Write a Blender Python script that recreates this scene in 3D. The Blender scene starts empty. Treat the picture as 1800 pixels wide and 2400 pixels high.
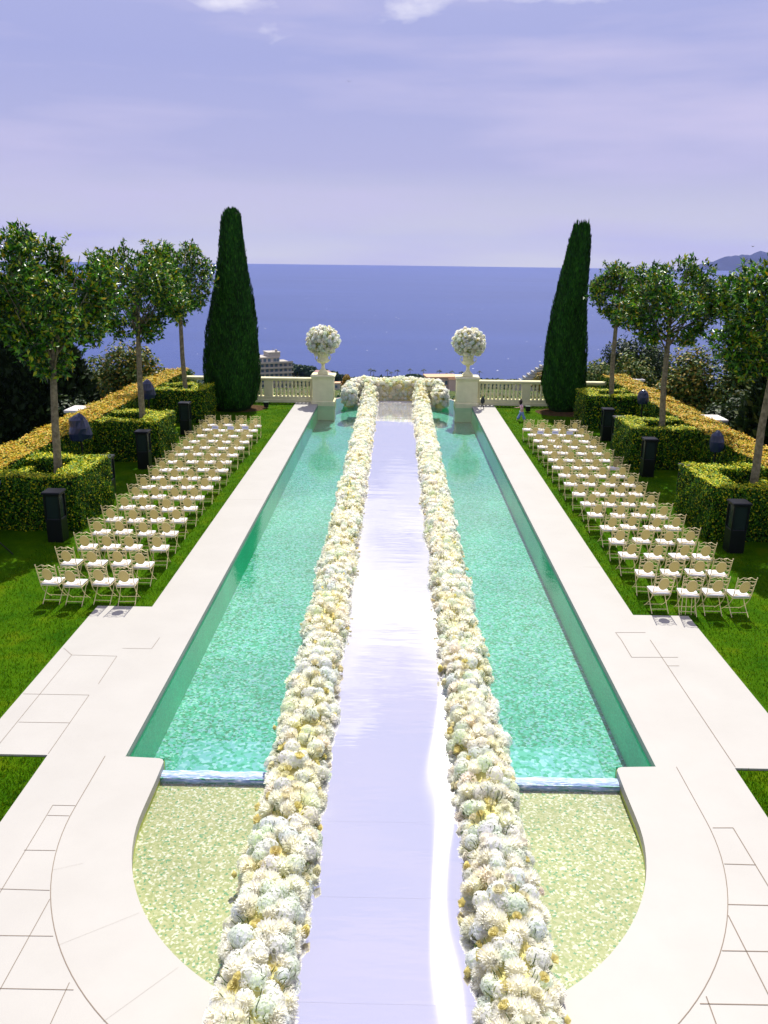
import bpy, bmesh, math, random
import numpy as np
from mathutils import Vector, Matrix
rng = np.random.default_rng(7)
random.seed(7)
sc = bpy.context.scene
COL = sc.collection
R_ = math.radians

# ------------------------------------------------------------------ camera
PITCH, YAW, ROLL, CAMX, CAMH, FPX = R_(16.98321502), R_(-0.64092262), R_(-0.72715399), -0.0132, 7.65, 1940.0
f = Vector((math.sin(YAW)*math.cos(PITCH), math.cos(YAW)*math.cos(PITCH), -math.sin(PITCH)))
r = Vector((math.cos(YAW), -math.sin(YAW), 0)); d = f.cross(r)
r2 = r*math.cos(ROLL)+d*math.sin(ROLL); d2 = d*math.cos(ROLL)-r*math.sin(ROLL)
cd = bpy.data.cameras.new('camera'); cam = bpy.data.objects.new('camera', cd); COL.objects.link(cam)
cd.sensor_fit = 'VERTICAL'; cd.sensor_height = 36.0; cd.lens = FPX/2400*36.0
cd.clip_start = 0.1; cd.clip_end = 60000
cam.matrix_world = Matrix(((r2.x, -d2.x, -f.x, CAMX), (r2.y, -d2.y, -f.y, 0), (r2.z, -d2.z, -f.z, CAMH), (0, 0, 0, 1)))
sc.camera = cam

# ------------------------------------------------------------------ sun, sky, exposure
SUN_AZ, SUN_EL = R_(7), R_(58)
sd = Vector((math.sin(SUN_AZ)*math.cos(SUN_EL), math.cos(SUN_AZ)*math.cos(SUN_EL), math.sin(SUN_EL)))
sl = bpy.data.lights.new('sun', 'SUN'); sl.energy = 4.75; sl.angle = R_(0.5); sl.color = (1.0, 0.95, 0.86)
so = bpy.data.objects.new('sun', sl); COL.objects.link(so); so.rotation_euler = sd.to_track_quat('Z', 'Y').to_euler(); so.location = (5, 20, 40)
sc.view_settings.view_transform = 'Standard'; sc.view_settings.look = 'None'
sc.view_settings.exposure = 0.52; sc.view_settings.gamma = 1.0
try: sc.view_settings.use_curve_mapping = False
except Exception: pass
sc.cycles.max_bounces = 10; sc.cycles.diffuse_bounces = 8; sc.cycles.transparent_max_bounces = 12; sc.cycles.caustics_reflective = False; sc.cycles.caustics_refractive = False
sc.cycles.sample_clamp_indirect = 6.0

def nodes_of(idb):
    idb.use_nodes = True; nt = idb.node_tree; nt.nodes.clear(); return nt
def N(nt, t, **kw):
    n = nt.nodes.new(t)
    for k, v in kw.items():
        if k.startswith('i_'):
            n.inputs[k[2:].replace('_', ' ')].default_value = v
        else: setattr(n, k, v)
    return n
def ramp(nt, stops, interp='LINEAR'):
    n = nt.nodes.new('ShaderNodeValToRGB'); cr = n.color_ramp; cr.interpolation = interp
    while len(cr.elements) > 1: cr.elements.remove(cr.elements[-1])
    for i, (p, c) in enumerate(stops):
        e = cr.elements[0] if i == 0 else cr.elements.new(p)
        e.position = p; e.color = (*c, 1) if len(c) == 3 else c
    return n

w = bpy.data.worlds.new('World'); sc.world = w; nt = nodes_of(w); L = nt.links.new
tc = N(nt, 'ShaderNodeTexCoord'); sx = N(nt, 'ShaderNodeSeparateXYZ'); L(tc.outputs['Generated'], sx.inputs[0])
sky = N(nt, 'ShaderNodeTexSky'); sky.sky_type = 'NISHITA'; sky.sun_disc = False; sky.sun_elevation = SUN_EL; sky.sun_rotation = SUN_AZ
skm = N(nt, 'ShaderNodeMixRGB', blend_type='MULTIPLY'); skm.inputs[0].default_value = 1; L(sky.outputs[0], skm.inputs[1]); skm.inputs[2].default_value = (0.085, 0.085, 0.085, 1)
# clear-air gradient by elevation (sin of elevation)
grad = ramp(nt, [(0.0, (0.88, 0.85, 0.80)), (0.03, (0.74, 0.72, 0.79)), (0.10, (0.50, 0.50, 0.77)), (0.2, (0.42, 0.445, 0.77)), (0.5, (0.52, 0.53, 0.84)), (1.0, (0.50, 0.50, 0.86))])
L(sx.outputs['Z'], grad.inputs[0])
mp = N(nt, 'ShaderNodeMapping'); mp.inputs['Scale'].default_value = (2.0, 2.0, 15.0); mp.inputs['Location'].default_value = (0.3, 0.1, 0.25); L(tc.outputs['Generated'], mp.inputs[0])
soft = N(nt, 'ShaderNodeTexNoise', i_Scale=1.3, i_Detail=5.0, i_Roughness=0.5); L(mp.outputs[0], soft.inputs['Vector'])
softr = ramp(nt, [(0.40, (0, 0, 0)), (0.68, (1, 1, 1))]); L(soft.outputs['Fac'], softr.inputs[0])
mixs = N(nt, 'ShaderNodeMixRGB'); L(softr.outputs[0], mixs.inputs[0]); L(grad.outputs[0], mixs.inputs[1])
vio = N(nt, 'ShaderNodeMixRGB', blend_type='MIX'); vio.inputs[0].default_value = 0.85; L(grad.outputs[0], vio.inputs[1]); vio.inputs[2].default_value = (0.66, 0.61, 0.86, 1); L(vio.outputs[0], mixs.inputs[2])
mp2 = N(nt, 'ShaderNodeMapping'); mp2.inputs['Scale'].default_value = (5.0, 5.0, 13.0); mp2.inputs['Location'].default_value = (1.7, 0.6, 0.35); L(tc.outputs['Generated'], mp2.inputs[0])
cl = N(nt, 'ShaderNodeTexNoise', i_Scale=1.5, i_Detail=7.0, i_Roughness=0.55); L(mp2.outputs[0], cl.inputs['Vector'])
band = ramp(nt, [(0.19, (0, 0, 0)), (0.222, (0.08,)*3), (0.243, (0.14,)*3), (0.256, (0.24,)*3), (0.275, (0.40,)*3), (0.31, (0.42,)*3), (0.42, (0.425,)*3), (0.50, (0.29,)*3), (0.57, (0.10,)*3), (0.7, (0, 0, 0))]); L(sx.outputs['Z'], band.inputs[0])
ad = N(nt, 'ShaderNodeMath', operation='ADD'); L(cl.outputs['Fac'], ad.inputs[0]); L(band.outputs[0], ad.inputs[1])
clr = ramp(nt, [(0.72, (0, 0, 0)), (0.84, (0.5,)*3), (0.98, (1, 1, 1))]); L(ad.outputs[0], clr.inputs[0])
mixc = N(nt, 'ShaderNodeMixRGB'); L(clr.outputs[0], mixc.inputs[0]); L(mixs.outputs[0], mixc.inputs[1]); mixc.inputs[2].default_value = (1.12, 1.08, 1.12, 1)
mixn = N(nt, 'ShaderNodeMixRGB'); mixn.inputs[0].default_value = 0.06; L(mixc.outputs[0], mixn.inputs[1]); L(skm.outputs[0], mixn.inputs[2])
bg = N(nt, 'ShaderNodeBackground'); bg.inputs['Strength'].default_value = 0.70; L(mixn.outputs[0], bg.inputs[0])
wo = N(nt, 'ShaderNodeOutputWorld'); L(bg.outputs[0], wo.inputs[0])

# ------------------------------------------------------------------ mesh helpers
class B:
    """accumulates vertices and faces, then links ONE mesh object"""
    def __init__(s): s.V = []; s.F = []; s.C = []; s.n = 0
    def add(s, V, F, c=None):
        V = np.asarray(V, float).reshape(-1, 3)
        for q in (F if isinstance(F, list) else [F]):
            q = np.asarray(q, int)
            if q.size: s.F.append(q.reshape(q.shape[0], -1)+s.n)
        s.V.append(V); s.n += len(V)
        if c is None: c = (1, 1, 1)
        c = np.asarray(c, float)
        s.C.append(np.broadcast_to(c, (len(V), 3)))
        return s
    def mesh(s, name, mat, smooth=False):
        V = np.concatenate(s.V); me = bpy.data.meshes.new(name)
        loops = np.concatenate([q.ravel() for q in s.F]); tot = np.concatenate([np.full(len(q), q.shape[1]) for q in s.F])
        st = np.concatenate([[0], np.cumsum(tot)[:-1]])
        me.vertices.add(len(V)); me.vertices.foreach_set('co', V.ravel().astype(np.float32))
        me.loops.add(len(loops)); me.loops.foreach_set('vertex_index', loops.astype(np.int32))
        me.polygons.add(len(tot)); me.polygons.foreach_set('loop_start', st.astype(np.int32)); me.polygons.foreach_set('loop_total', tot.astype(np.int32))
        me.polygons.foreach_set('use_smooth', np.full(len(tot), bool(smooth)))
        C = np.concatenate(s.C); a = me.color_attributes.new('col', 'FLOAT_COLOR', 'POINT')
        a.data.foreach_set('color', np.c_[C, np.ones(len(C))].ravel().astype(np.float32))
        me.update(); me.validate()
        if mat: me.materials.append(mat)
        return me
    def obj(s, name, mat, parent=None, smooth=False, loc=None):
        o = bpy.data.objects.new(name, s.mesh(name, mat, smooth)); COL.objects.link(o)
        if parent: o.parent = parent
        if loc: o.location = loc
        return o
def tag(o, label=None, cat=None, group=None, kind=None):
    if label: o['label'] = label
    if cat: o['category'] = cat
    if group: o['group'] = group
    if kind: o['kind'] = kind
    return o
def thing(name, loc=(0, 0, 0), label=None, cat=None, group=None, rz=0):
    o = bpy.data.objects.new(name, None); COL.objects.link(o); o.location = loc; o.rotation_euler.z = rz; o.empty_display_size = 0.2
    return tag(o, label, cat, group)
def inst(name, me, parent=None, loc=(0, 0, 0), rot=None, s=1.0):
    o = bpy.data.objects.new(name, me); COL.objects.link(o)
    if parent: o.parent = parent
    M = (rot.to_4x4() if rot else Matrix()) @ Matrix.Diagonal((s, s, s, 1)); M.translation = Vector(loc); o.matrix_local = M
    return o
CUBEF = np.array([[0, 3, 2, 1], [4, 5, 6, 7], [0, 1, 5, 4], [1, 2, 6, 5], [2, 3, 7, 6], [3, 0, 4, 7]])
def box(x0, x1, y0, y1, z0, z1):
    return np.array([[x0, y0, z0], [x1, y0, z0], [x1, y1, z0], [x0, y1, z0], [x0, y0, z1], [x1, y0, z1], [x1, y1, z1], [x0, y1, z1]]), CUBEF
def bevbox(x0, x1, y0, y1, z0, z1, b=0.02):
    prof = [(b, 0), (0, b), (0, z1-z0-b), (b, z1-z0)]
    V = []; F = []
    for ins, z in prof:
        xa, xb, ya, yb = x0+ins, x1-ins, y0+ins, y1-ins; c = b*0.7
        V += [[xa+c, ya, z0+z], [xb-c, ya, z0+z], [xb, ya+c, z0+z], [xb, yb-c, z0+z], [xb-c, yb, z0+z], [xa+c, yb, z0+z], [xa, yb-c, z0+z], [xa, ya+c, z0+z]]
    for k in range(3):
        for i in range(8): F.append([k*8+i, k*8+(i+1) % 8, k*8+8+(i+1) % 8, k*8+8+i])
    return np.array(V), [np.array(F), np.array([list(range(7, -1, -1)), list(range(24, 32))])]
def lathe(prof, n=20, c=(0, 0, 0), cap=True):
    V = []; F = []
    for rr, z in prof:
        a = np.arange(n)*2*math.pi/n; V.append(np.c_[c[0]+rr*np.cos(a), c[1]+rr*np.sin(a), np.full(n, c[2]+z)])
    for k in range(len(prof)-1):
        for i in range(n): F.append([k*n+i, k*n+(i+1) % n, k*n+n+(i+1) % n, k*n+n+i])
    Fs = [np.array(F)]
    if cap: Fs.append(np.array([list(range(n-1, -1, -1)), list(range((len(prof)-1)*n, len(prof)*n))]))
    return np.concatenate(V), Fs
def tube(pts, rad, n=6, cap=True):
    P = np.asarray(pts, float); m = len(P); rad = np.broadcast_to(np.asarray(rad, float), (m,))
    T = np.gradient(P, axis=0); T /= np.linalg.norm(T, axis=1)[:, None]+1e-12
    up = np.array([0, 0, 1.]) if abs(T[0][2]) < .9 else np.array([1., 0, 0])
    u = np.cross(T[0], up); u /= np.linalg.norm(u); V = []
    for i in range(m):
        u = u-T[i]*np.dot(u, T[i]); u /= np.linalg.norm(u)+1e-12; v = np.cross(T[i], u)
        a = np.arange(n)*2*math.pi/n
        V.append(P[i]+rad[i]*(np.cos(a)[:, None]*u+np.sin(a)[:, None]*v))
    F = [[k*n+i, k*n+(i+1) % n, k*n+n+(i+1) % n, k*n+n+i] for k in range(m-1) for i in range(n)]
    Fs = [np.array(F)]
    if cap: Fs.append(np.array([list(range(n-1, -1, -1)), list(range((m-1)*n, m*n))]))
    return np.concatenate(V), Fs
def unit(v): return v/(np.linalg.norm(v, axis=-1, keepdims=True)+1e-12)
def frames(nrm, spin=True):
    """rotation matrices whose z axis is nrm"""
    n = unit(np.asarray(nrm, float)); k = len(n); a = rng.normal(size=(k, 3)) if spin else np.tile([0.13, 0.2, 1.], (k, 1))
    u = unit(a-n*(a*n).sum(1)[:, None]); v = np.cross(n, u)
    return np.stack([u, v, n], -1)
def scatter(b, BV, BF, pos, mats, scale, col):
    """merge copies of a base mesh (BV, BF quads) into builder b"""
    k = len(pos); m = len(BV); scale = np.broadcast_to(np.asarray(scale, float).reshape(-1, 1, 1) if np.ndim(scale) == 1 else scale, (k, 1, 1)) if np.ndim(scale) else scale
    V = np.einsum('kij,mj->kmi', mats, BV)*scale+np.asarray(pos)[:, None, :]
    F = (BF[None]+(np.arange(k)*m)[:, None, None]).reshape(-1, BF.shape[1])
    C = np.asarray(col, float)
    if C.ndim == 2 and len(C) == k: C = np.repeat(C, m, 0)
    b.add(V.reshape(-1, 3), F, C)
def poly(b, pts, z, c=None):
    P = np.array([[x, y, z] for x, y in pts]); b.add(P, np.array([list(range(len(P)))]), c)

# ------------------------------------------------------------------ materials
def mat(name, base=(.5, .5, .5), rough=.6, spec=.4, noise=0.0, nscale=4.0, bump=0.0, bscale=30.0, metallic=0.0, attr=False, translucent=0.0, detail=5.0, base2=None):
    m = bpy.data.materials.new(name); nt = nodes_of(m); L = nt.links.new
    out = N(nt, 'ShaderNodeOutputMaterial'); p = N(nt, 'ShaderNodeBsdfPrincipled'); p.inputs['Roughness'].default_value = rough; p.inputs['Specular IOR Level'].default_value = spec; p.inputs['Metallic'].default_value = metallic
    tcn = N(nt, 'ShaderNodeTexCoord'); csock = None
    if attr:
        a = N(nt, 'ShaderNodeAttribute', attribute_name='col'); mm = N(nt, 'ShaderNodeMixRGB', blend_type='MULTIPLY'); mm.inputs[0].default_value = 1; L(a.outputs['Color'], mm.inputs[1]); mm.inputs[2].default_value = (*base, 1); csock = mm.outputs[0]
    if noise > 0 or base2:
        nz = N(nt, 'ShaderNodeTexNoise', i_Scale=nscale, i_Detail=detail, i_Roughness=0.6); L(tcn.outputs['Object'], nz.inputs['Vector'])
        b2 = base2 or tuple(x*(1-noise) for x in base)
        if csock is None:
            rp = ramp(nt, [(0.35, b2), (0.68, base)]); L(nz.outputs['Fac'], rp.inputs[0]); csock = rp.outputs[0]
        else:
            rp = ramp(nt, [(0.35, (1-noise,)*3), (0.68, (1, 1, 1))]); L(nz.outputs['Fac'], rp.inputs[0]); m2 = N(nt, 'ShaderNodeMixRGB', blend_type='MULTIPLY'); m2.inputs[0].default_value = 1; L(csock, m2.inputs[1]); L(rp.outputs[0], m2.inputs[2]); csock = m2.outputs[0]
    if csock: L(csock, p.inputs['Base Color'])
    else: p.inputs['Base Color'].default_value = (*base, 1)
    if bump > 0:
        nb = N(nt, 'ShaderNodeTexNoise', i_Scale=bscale, i_Detail=4.0); L(tcn.outputs['Object'], nb.inputs['Vector']); bp = N(nt, 'ShaderNodeBump', i_Strength=bump, i_Distance=0.02); L(nb.outputs['Fac'], bp.inputs['Height']); L(bp.outputs[0], p.inputs['Normal'])
    if translucent > 0:
        t = N(nt, 'ShaderNodeBsdfTranslucent')
        if csock: L(csock, t.inputs[0])
        else: t.inputs[0].default_value = (*base, 1)
        mx = N(nt, 'ShaderNodeMixShader'); mx.inputs[0].default_value = translucent; L(p.outputs[0], mx.inputs[1]); L(t.outputs[0], mx.inputs[2]); L(mx.outputs[0], out.inputs[0])
    else: L(p.outputs[0], out.inputs[0])
    return m
M_leaf = mat('leaf_glossy', attr=True, base=(1, 1, 1), rough=.34, spec=.42, translucent=.20)
M_hedge = mat('hedge_leaf', attr=True, base=(1, 1, 1), rough=.5, spec=.18, translucent=.14)
M_cyp = mat('cypress_needles', attr=True, base=(1, 1, 1), rough=.7, spec=.15, translucent=.08)
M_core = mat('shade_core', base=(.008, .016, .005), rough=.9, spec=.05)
M_bark = mat('bark', base=(.26, .23, .14), base2=(.12, .11, .065), nscale=9, rough=.9, spec=.1, bump=.6, bscale=25)
M_petal = mat('petal', attr=True, base=(1, 1, 1), rough=.75, spec=.05, translucent=.60)
M_foam = mat('flower_mound', base=(.78, .70, .32), base2=(.55, .52, .18), nscale=18, rough=.9, spec=.05, bump=.8, bscale=40)
M_stem = mat('stem_green', base=(.06, .10, .02), rough=.6)
M_deck = mat('pale_stone', base=(.392, .383, .350), base2=(.370, .360, .328), nscale=.9, rough=.55, spec=.3, bump=.05, bscale=60)
M_joint = mat('stone_joint', base=(.21, .17, .13), rough=.9, spec=.1)
M_stone = mat('cream_stone', base=(.82, .79, .50), base2=(.73, .70, .43), nscale=2.5, rough=.8, spec=.2, bump=.12, bscale=40)
M_iron = mat('cream_iron', base=(.80, .67, .36), rough=.45, spec=.5)
M_cush = mat('white_cushion', base=(.74, .72, .73), rough=.85, spec=.1, bump=.15, bscale=14)
M_black = mat('black_paint', base=(.004, .006, .006), rough=.4, spec=.3)
M_bag = mat('navy_plastic', base=(.012, .022, .06), rough=.30, spec=.6, bump=.9, bscale=5)
M_blueb = mat('blue_plastic', base=(.015, .03, .22), rough=.25, spec=.7, bump=.6, bscale=6)
M_lglass = mat('lantern_glass', base=(.012, .022, .02), rough=.25, spec=.25)
M_white = mat('white_render', base=(.66, .63, .60), rough=.7)
# woven cane: wires with gaps, translucent
def cane_mat():
    m = bpy.data.materials.new('cane_weave'); nt = nodes_of(m); L = nt.links.new; out = N(nt, 'ShaderNodeOutputMaterial')
    tcn = N(nt, 'ShaderNodeTexCoord'); ck = N(nt, 'ShaderNodeTexChecker', i_Scale=130.0); L(tcn.outputs['Object'], ck.inputs['Vector'])
    ck.inputs['Color1'].default_value = (.64, .58, .35, 1); ck.inputs['Color2'].default_value = (.46, .41, .22, 1)
    dif = N(nt, 'ShaderNodeBsdfDiffuse'); tr = N(nt, 'ShaderNodeBsdfTranslucent'); L(ck.outputs[0], dif.inputs[0]); L(ck.outputs[0], tr.inputs[0])
    mx = N(nt, 'ShaderNodeMixShader'); mx.inputs[0].default_value = .62; L(dif.outputs[0], mx.inputs[1]); L(tr.outputs[0], mx.inputs[2]); L(mx.outputs[0], out.inputs[0]); return m
M_cane = cane_mat()
# lawn
def lawn_mat():
    m = bpy.data.materials.new('lawn_turf'); nt = nodes_of(m); L = nt.links.new; out = N(nt, 'ShaderNodeOutputMaterial'); p = N(nt, 'ShaderNodeBsdfPrincipled', i_Roughness=.9); p.inputs['Specular IOR Level'].default_value = .03
    tcn = N(nt, 'ShaderNodeTexCoord'); a = N(nt, 'ShaderNodeTexNoise', i_Scale=1.1, i_Detail=6.0, i_Roughness=.65); L(tcn.outputs['Object'], a.inputs['Vector'])
    b = N(nt, 'ShaderNodeTexNoise', i_Scale=45.0, i_Detail=4.0, i_Roughness=.7); L(tcn.outputs['Object'], b.inputs['Vector'])
    r1 = ramp(nt, [(.30, (.024, .095, .001)), (.55, (.056, .142, .001)), (.75, (.12, .168, .002))]); L(a.outputs['Fac'], r1.inputs[0])
    r2 = ramp(nt, [(.3, (.55, .55, .55)), (.7, (1.15, 1.15, 1.15))]); L(b.outputs['Fac'], r2.inputs[0])
    mm = N(nt, 'ShaderNodeMixRGB', blend_type='MULTIPLY'); mm.inputs[0].default_value = 1; L(r1.outputs[0], mm.inputs[1]); L(r2.outputs[0], mm.inputs[2]); L(mm.outputs[0], p.inputs['Base Color'])
    bp = N(nt, 'ShaderNodeBump', i_Strength=.9, i_Distance=.03); L(b.outputs['Fac'], bp.inputs['Height']); L(bp.outputs[0], p.inputs['Normal']); L(p.outputs[0], out.inputs[0]); return m
M_lawn = lawn_mat()
M_blade = mat('grass_blade', attr=True, base=(1, 1, 1), rough=.7, spec=.04, translucent=.3)
# mosaic
def mosaic(name, stops, scale, wob=.03):
    m = bpy.data.materials.new(name); nt = nodes_of(m); L = nt.links.new; out = N(nt, 'ShaderNodeOutputMaterial'); p = N(nt, 'ShaderNodeBsdfPrincipled', i_Roughness=.5)
    tcn = N(nt, 'ShaderNodeTexCoord'); nz = N(nt, 'ShaderNodeTexNoise', i_Scale=5.0, i_Detail=3.0); L(tcn.outputs['Object'], nz.inputs['Vector'])
    sc_ = N(nt, 'ShaderNodeVectorMath', operation='SCALE'); sc_.inputs['Scale'].default_value = wob*4; L(nz.outputs['Color'], sc_.inputs[0])
    av = N(nt, 'ShaderNodeVectorMath', operation='ADD'); L(tcn.outputs['Object'], av.inputs[0]); L(sc_.outputs[0], av.inputs[1])
    vo = N(nt, 'ShaderNodeTexVoronoi', i_Scale=scale); L(av.outputs[0], vo.inputs['Vector'])
    sp = N(nt, 'ShaderNodeSeparateXYZ'); L(vo.outputs['Color'], sp.inputs[0]); rp = ramp(nt, stops, 'CONSTANT'); L(sp.outputs[0], rp.inputs[0])
    nl = N(nt, 'ShaderNodeTexNoise', i_Scale=.45, i_Detail=3.0); L(tcn.outputs['Object'], nl.inputs['Vector'])
    rl = ramp(nt, [(.3, (.80,)*3), (.7, (1.15,)*3)]); L(nl.outputs['Fac'], rl.inputs[0])
    mm = N(nt, 'ShaderNodeMixRGB', blend_type='MULTIPLY'); mm.inputs[0].default_value = 1; L(rp.outputs[0], mm.inputs[1]); L(rl.outputs[0], mm.inputs[2])
    L(mm.outputs[0], p.inputs['Base Color']); L(p.outputs[0], out.inputs[0]); return m
M_mos = mosaic('pool_mosaic', [(0, (.0, .15, .045)), (.17, (.01, .27, .13)), (.36, (.045, .33, .21)), (.56, (.11, .36, .30)), (.70, (.26, .34, .43)), (.86, (.37, .48, .46))], 23, .008)
M_mosw = mosaic('pool_wall_mosaic', [(0, (.005, .62, .28)), (.4, (.01, .70, .33)), (.8, (.02, .76, .38))], 30, .0)
M_mosn = mosaic('basin_mosaic', [(0, (.07, .22, .08)), (.08, (.25, .275, .085)), (.32, (.325, .32, .135)), (.60, (.39, .365, .20)), (.82, (.57, .535, .47))], 36, .01)
M_mosnw = mosaic('basin_wall_mosaic', [(0, (.52, .58, .10)), (.5, (.60, .66, .15))], 30, .0)
# water sheet: clear tint + Fresnel gloss
def water(name, tint, rings=(), bs=.12):
    m = bpy.data.materials.new(name); nt = nodes_of(m); L = nt.links.new; out = N(nt, 'ShaderNodeOutputMaterial')
    tr = N(nt, 'ShaderNodeBsdfTransparent'); tr.inputs[0].default_value = (*tint, 1)
    gl = N(nt, 'ShaderNodeBsdfGlossy', i_Roughness=.04); fr = N(nt, 'ShaderNodeFresnel'); gm = N(nt, 'ShaderNodeNewGeometry'); mi = N(nt, 'ShaderNodeMapRange'); L(gm.outputs['Backfacing'], mi.inputs[0]); mi.inputs[3].default_value = 1.85; mi.inputs[4].default_value = 1/1.85; L(mi.outputs[0], fr.inputs['IOR'])   # a thin sheet: same reflectance from both sides
    tcn = N(nt, 'ShaderNodeTexCoord'); nz = N(nt, 'ShaderNodeTexNoise', i_Scale=5.5, i_Detail=4.0, i_Roughness=.6); L(tcn.outputs['Object'], nz.inputs['Vector'])
    h = nz.outputs['Fac']
    for (cx, cy) in rings:
        vs = N(nt, 'ShaderNodeVectorMath', operation='SUBTRACT'); L(tcn.outputs['Object'], vs.inputs[0]); vs.inputs[1].default_value = (cx, cy, 0)
        sp = N(nt, 'ShaderNodeSeparateXYZ'); L(vs.outputs[0], sp.inputs[0]); cb = N(nt, 'ShaderNodeCombineXYZ'); L(sp.outputs[0], cb.inputs[0]); L(sp.outputs[1], cb.inputs[1])
        ln = N(nt, 'ShaderNodeVectorMath', operation='LENGTH'); L(cb.outputs[0], ln.inputs[0])
        ml = N(nt, 'ShaderNodeMath', operation='MULTIPLY'); L(ln.outputs['Value'], ml.inputs[0]); ml.inputs[1].default_value = 95.0
        sn = N(nt, 'ShaderNodeMath', operation='SINE'); L(ml.outputs[0], sn.inputs[0])
        fo = N(nt, 'ShaderNodeMapRange'); L(ln.outputs['Value'], fo.inputs[0]); fo.inputs[1].default_value = .05; fo.inputs[2].default_value = .6; fo.inputs[3].default_value = .10; fo.inputs[4].default_value = 0
        m2 = N(nt, 'ShaderNodeMath', operation='MULTIPLY'); L(sn.outputs[0], m2.inputs[0]); L(fo.outputs[0], m2.inputs[1])
        a2 = N(nt, 'ShaderNodeMath', operation='ADD'); L(h, a2.inputs[0]); L(m2.outputs[0], a2.inputs[1]); h = a2.outputs[0]
    bp = N(nt, 'ShaderNodeBump', i_Strength=bs, i_Distance=.05); L(h, bp.inputs['Height']); L(bp.outputs[0], gl.inputs['Normal']); L(bp.outputs[0], fr.inputs['Normal'])
    mx = N(nt, 'ShaderNodeMixShader'); L(fr.outputs[0], mx.inputs[0]); L(tr.outputs[0], mx.inputs[1]); L(gl.outputs[0], mx.inputs[2]); L(mx.outputs[0], out.inputs[0]); return m
M_water = water('pool_water', (.68, .96, .88), (), .05)
M_watern = water('basin_water', (.93, .98, .88), [(-2.976, 10.155), (2.873, 10.145)], .10)
def foam_mat():
    m = bpy.data.materials.new('spill_foam'); nt = nodes_of(m); L = nt.links.new; out = N(nt, 'ShaderNodeOutputMaterial'); p = N(nt, 'ShaderNodeBsdfPrincipled', i_Roughness=.45)
    tcn = N(nt, 'ShaderNodeTexCoord'); mpn = N(nt, 'ShaderNodeMapping'); mpn.inputs['Scale'].default_value = (5, 22, 22); L(tcn.outputs['Object'], mpn.inputs[0])
    nz = N(nt, 'ShaderNodeTexNoise', i_Scale=1.6, i_Detail=6.0); L(mpn.outputs[0], nz.inputs['Vector']); rp = ramp(nt, [(.32, (.16, .27, .46)), (.55, (.32, .43, .62)), (.72, (.80, .84, .88))]); L(nz.outputs['Fac'], rp.inputs[0]); L(rp.outputs[0], p.inputs['Base Color'])
    bp = N(nt, 'ShaderNodeBump', i_Strength=.6, i_Distance=.03); L(nz.outputs['Fac'], bp.inputs['Height']); L(bp.outputs[0], p.inputs['Normal']); L(p.outputs[0], out.inputs[0]); return m
M_foamw = foam_mat()
# mirror vinyl aisle
def aisle_mat():
    m = bpy.data.materials.new('white_mirror_vinyl'); nt = nodes_of(m); L = nt.links.new; out = N(nt, 'ShaderNodeOutputMaterial')
    gl = N(nt, 'ShaderNodeBsdfGlossy', i_Roughness=.045, distribution='BECKMANN'); gl.inputs[0].default_value = (.93, .93, .95, 1); df = N(nt, 'ShaderNodeBsdfDiffuse'); df.inputs[0].default_value = (.80, .80, .86, 1)
    tcn = N(nt, 'ShaderNodeTexCoord'); mpn = N(nt, 'ShaderNodeMapping'); mpn.inputs['Scale'].default_value = (.8, 3.2, 1); L(tcn.outputs['Object'], mpn.inputs[0])
    nz = N(nt, 'ShaderNodeTexNoise', i_Scale=1.0, i_Detail=3.0, i_Roughness=.5); L(mpn.outputs[0], nz.inputs['Vector']); bp = N(nt, 'ShaderNodeBump', i_Strength=.13, i_Distance=.03); L(nz.outputs['Fac'], bp.inputs['Height']); L(bp.outputs[0], gl.inputs['Normal'])
    an = N(nt, 'ShaderNodeBsdfAnisotropic', distribution='BECKMANN'); an.inputs['Roughness'].default_value = .21; an.inputs['Anisotropy'].default_value = .90; an.inputs[0].default_value = (.9, .9, .92, 1); tg = N(nt, 'ShaderNodeTangent', direction_type='UV_MAP', uv_map='UVMap'); L(tg.outputs[0], an.inputs['Tangent'])
    m0 = N(nt, 'ShaderNodeMixShader'); m0.inputs[0].default_value = .022; L(gl.outputs[0], m0.inputs[1]); L(an.outputs[0], m0.inputs[2])
    mx = N(nt, 'ShaderNodeMixShader'); mx.inputs[0].default_value = .16; L(m0.outputs[0], mx.inputs[1]); L(df.outputs[0], mx.inputs[2]); L(mx.outputs[0], out.inputs[0]); return m
M_aisle = aisle_mat()
def sea_mat():
    m = bpy.data.materials.new('sea_water'); nt = nodes_of(m); L = nt.links.new; out = N(nt, 'ShaderNodeOutputMaterial'); p = N(nt, 'ShaderNodeBsdfPrincipled', i_Roughness=.33); p.inputs['IOR'].default_value = 1.33; p.inputs['Specular IOR Level'].default_value = .30
    tcn = N(nt, 'ShaderNodeTexCoord'); mpn = N(nt, 'ShaderNodeMapping'); mpn.inputs['Scale'].default_value = (.0006, .003, 1); L(tcn.outputs['Object'], mpn.inputs[0])
    nz = N(nt, 'ShaderNodeTexNoise', i_Scale=1.0, i_Detail=6.0, i_Roughness=.6); L(mpn.outputs[0], nz.inputs['Vector']); rp = ramp(nt, [(.3, (.003, .028, .145)), (.7, (.016, .050, .215))]); L(nz.outputs['Fac'], rp.inputs[0]); L(rp.outputs[0], p.inputs['Base Color'])
    n2 = N(nt, 'ShaderNodeTexNoise', i_Scale=.11, i_Detail=6.0, i_Roughness=.7); L(tcn.outputs['Object'], n2.inputs['Vector']); bp = N(nt, 'ShaderNodeBump', i_Strength=.55, i_Distance=2.0); L(n2.outputs['Fac'], bp.inputs['Height']); L(bp.outputs[0], p.inputs['Normal'])
    L(p.outputs[0], out.inputs[0]); return m
M_sea = sea_mat()
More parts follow.
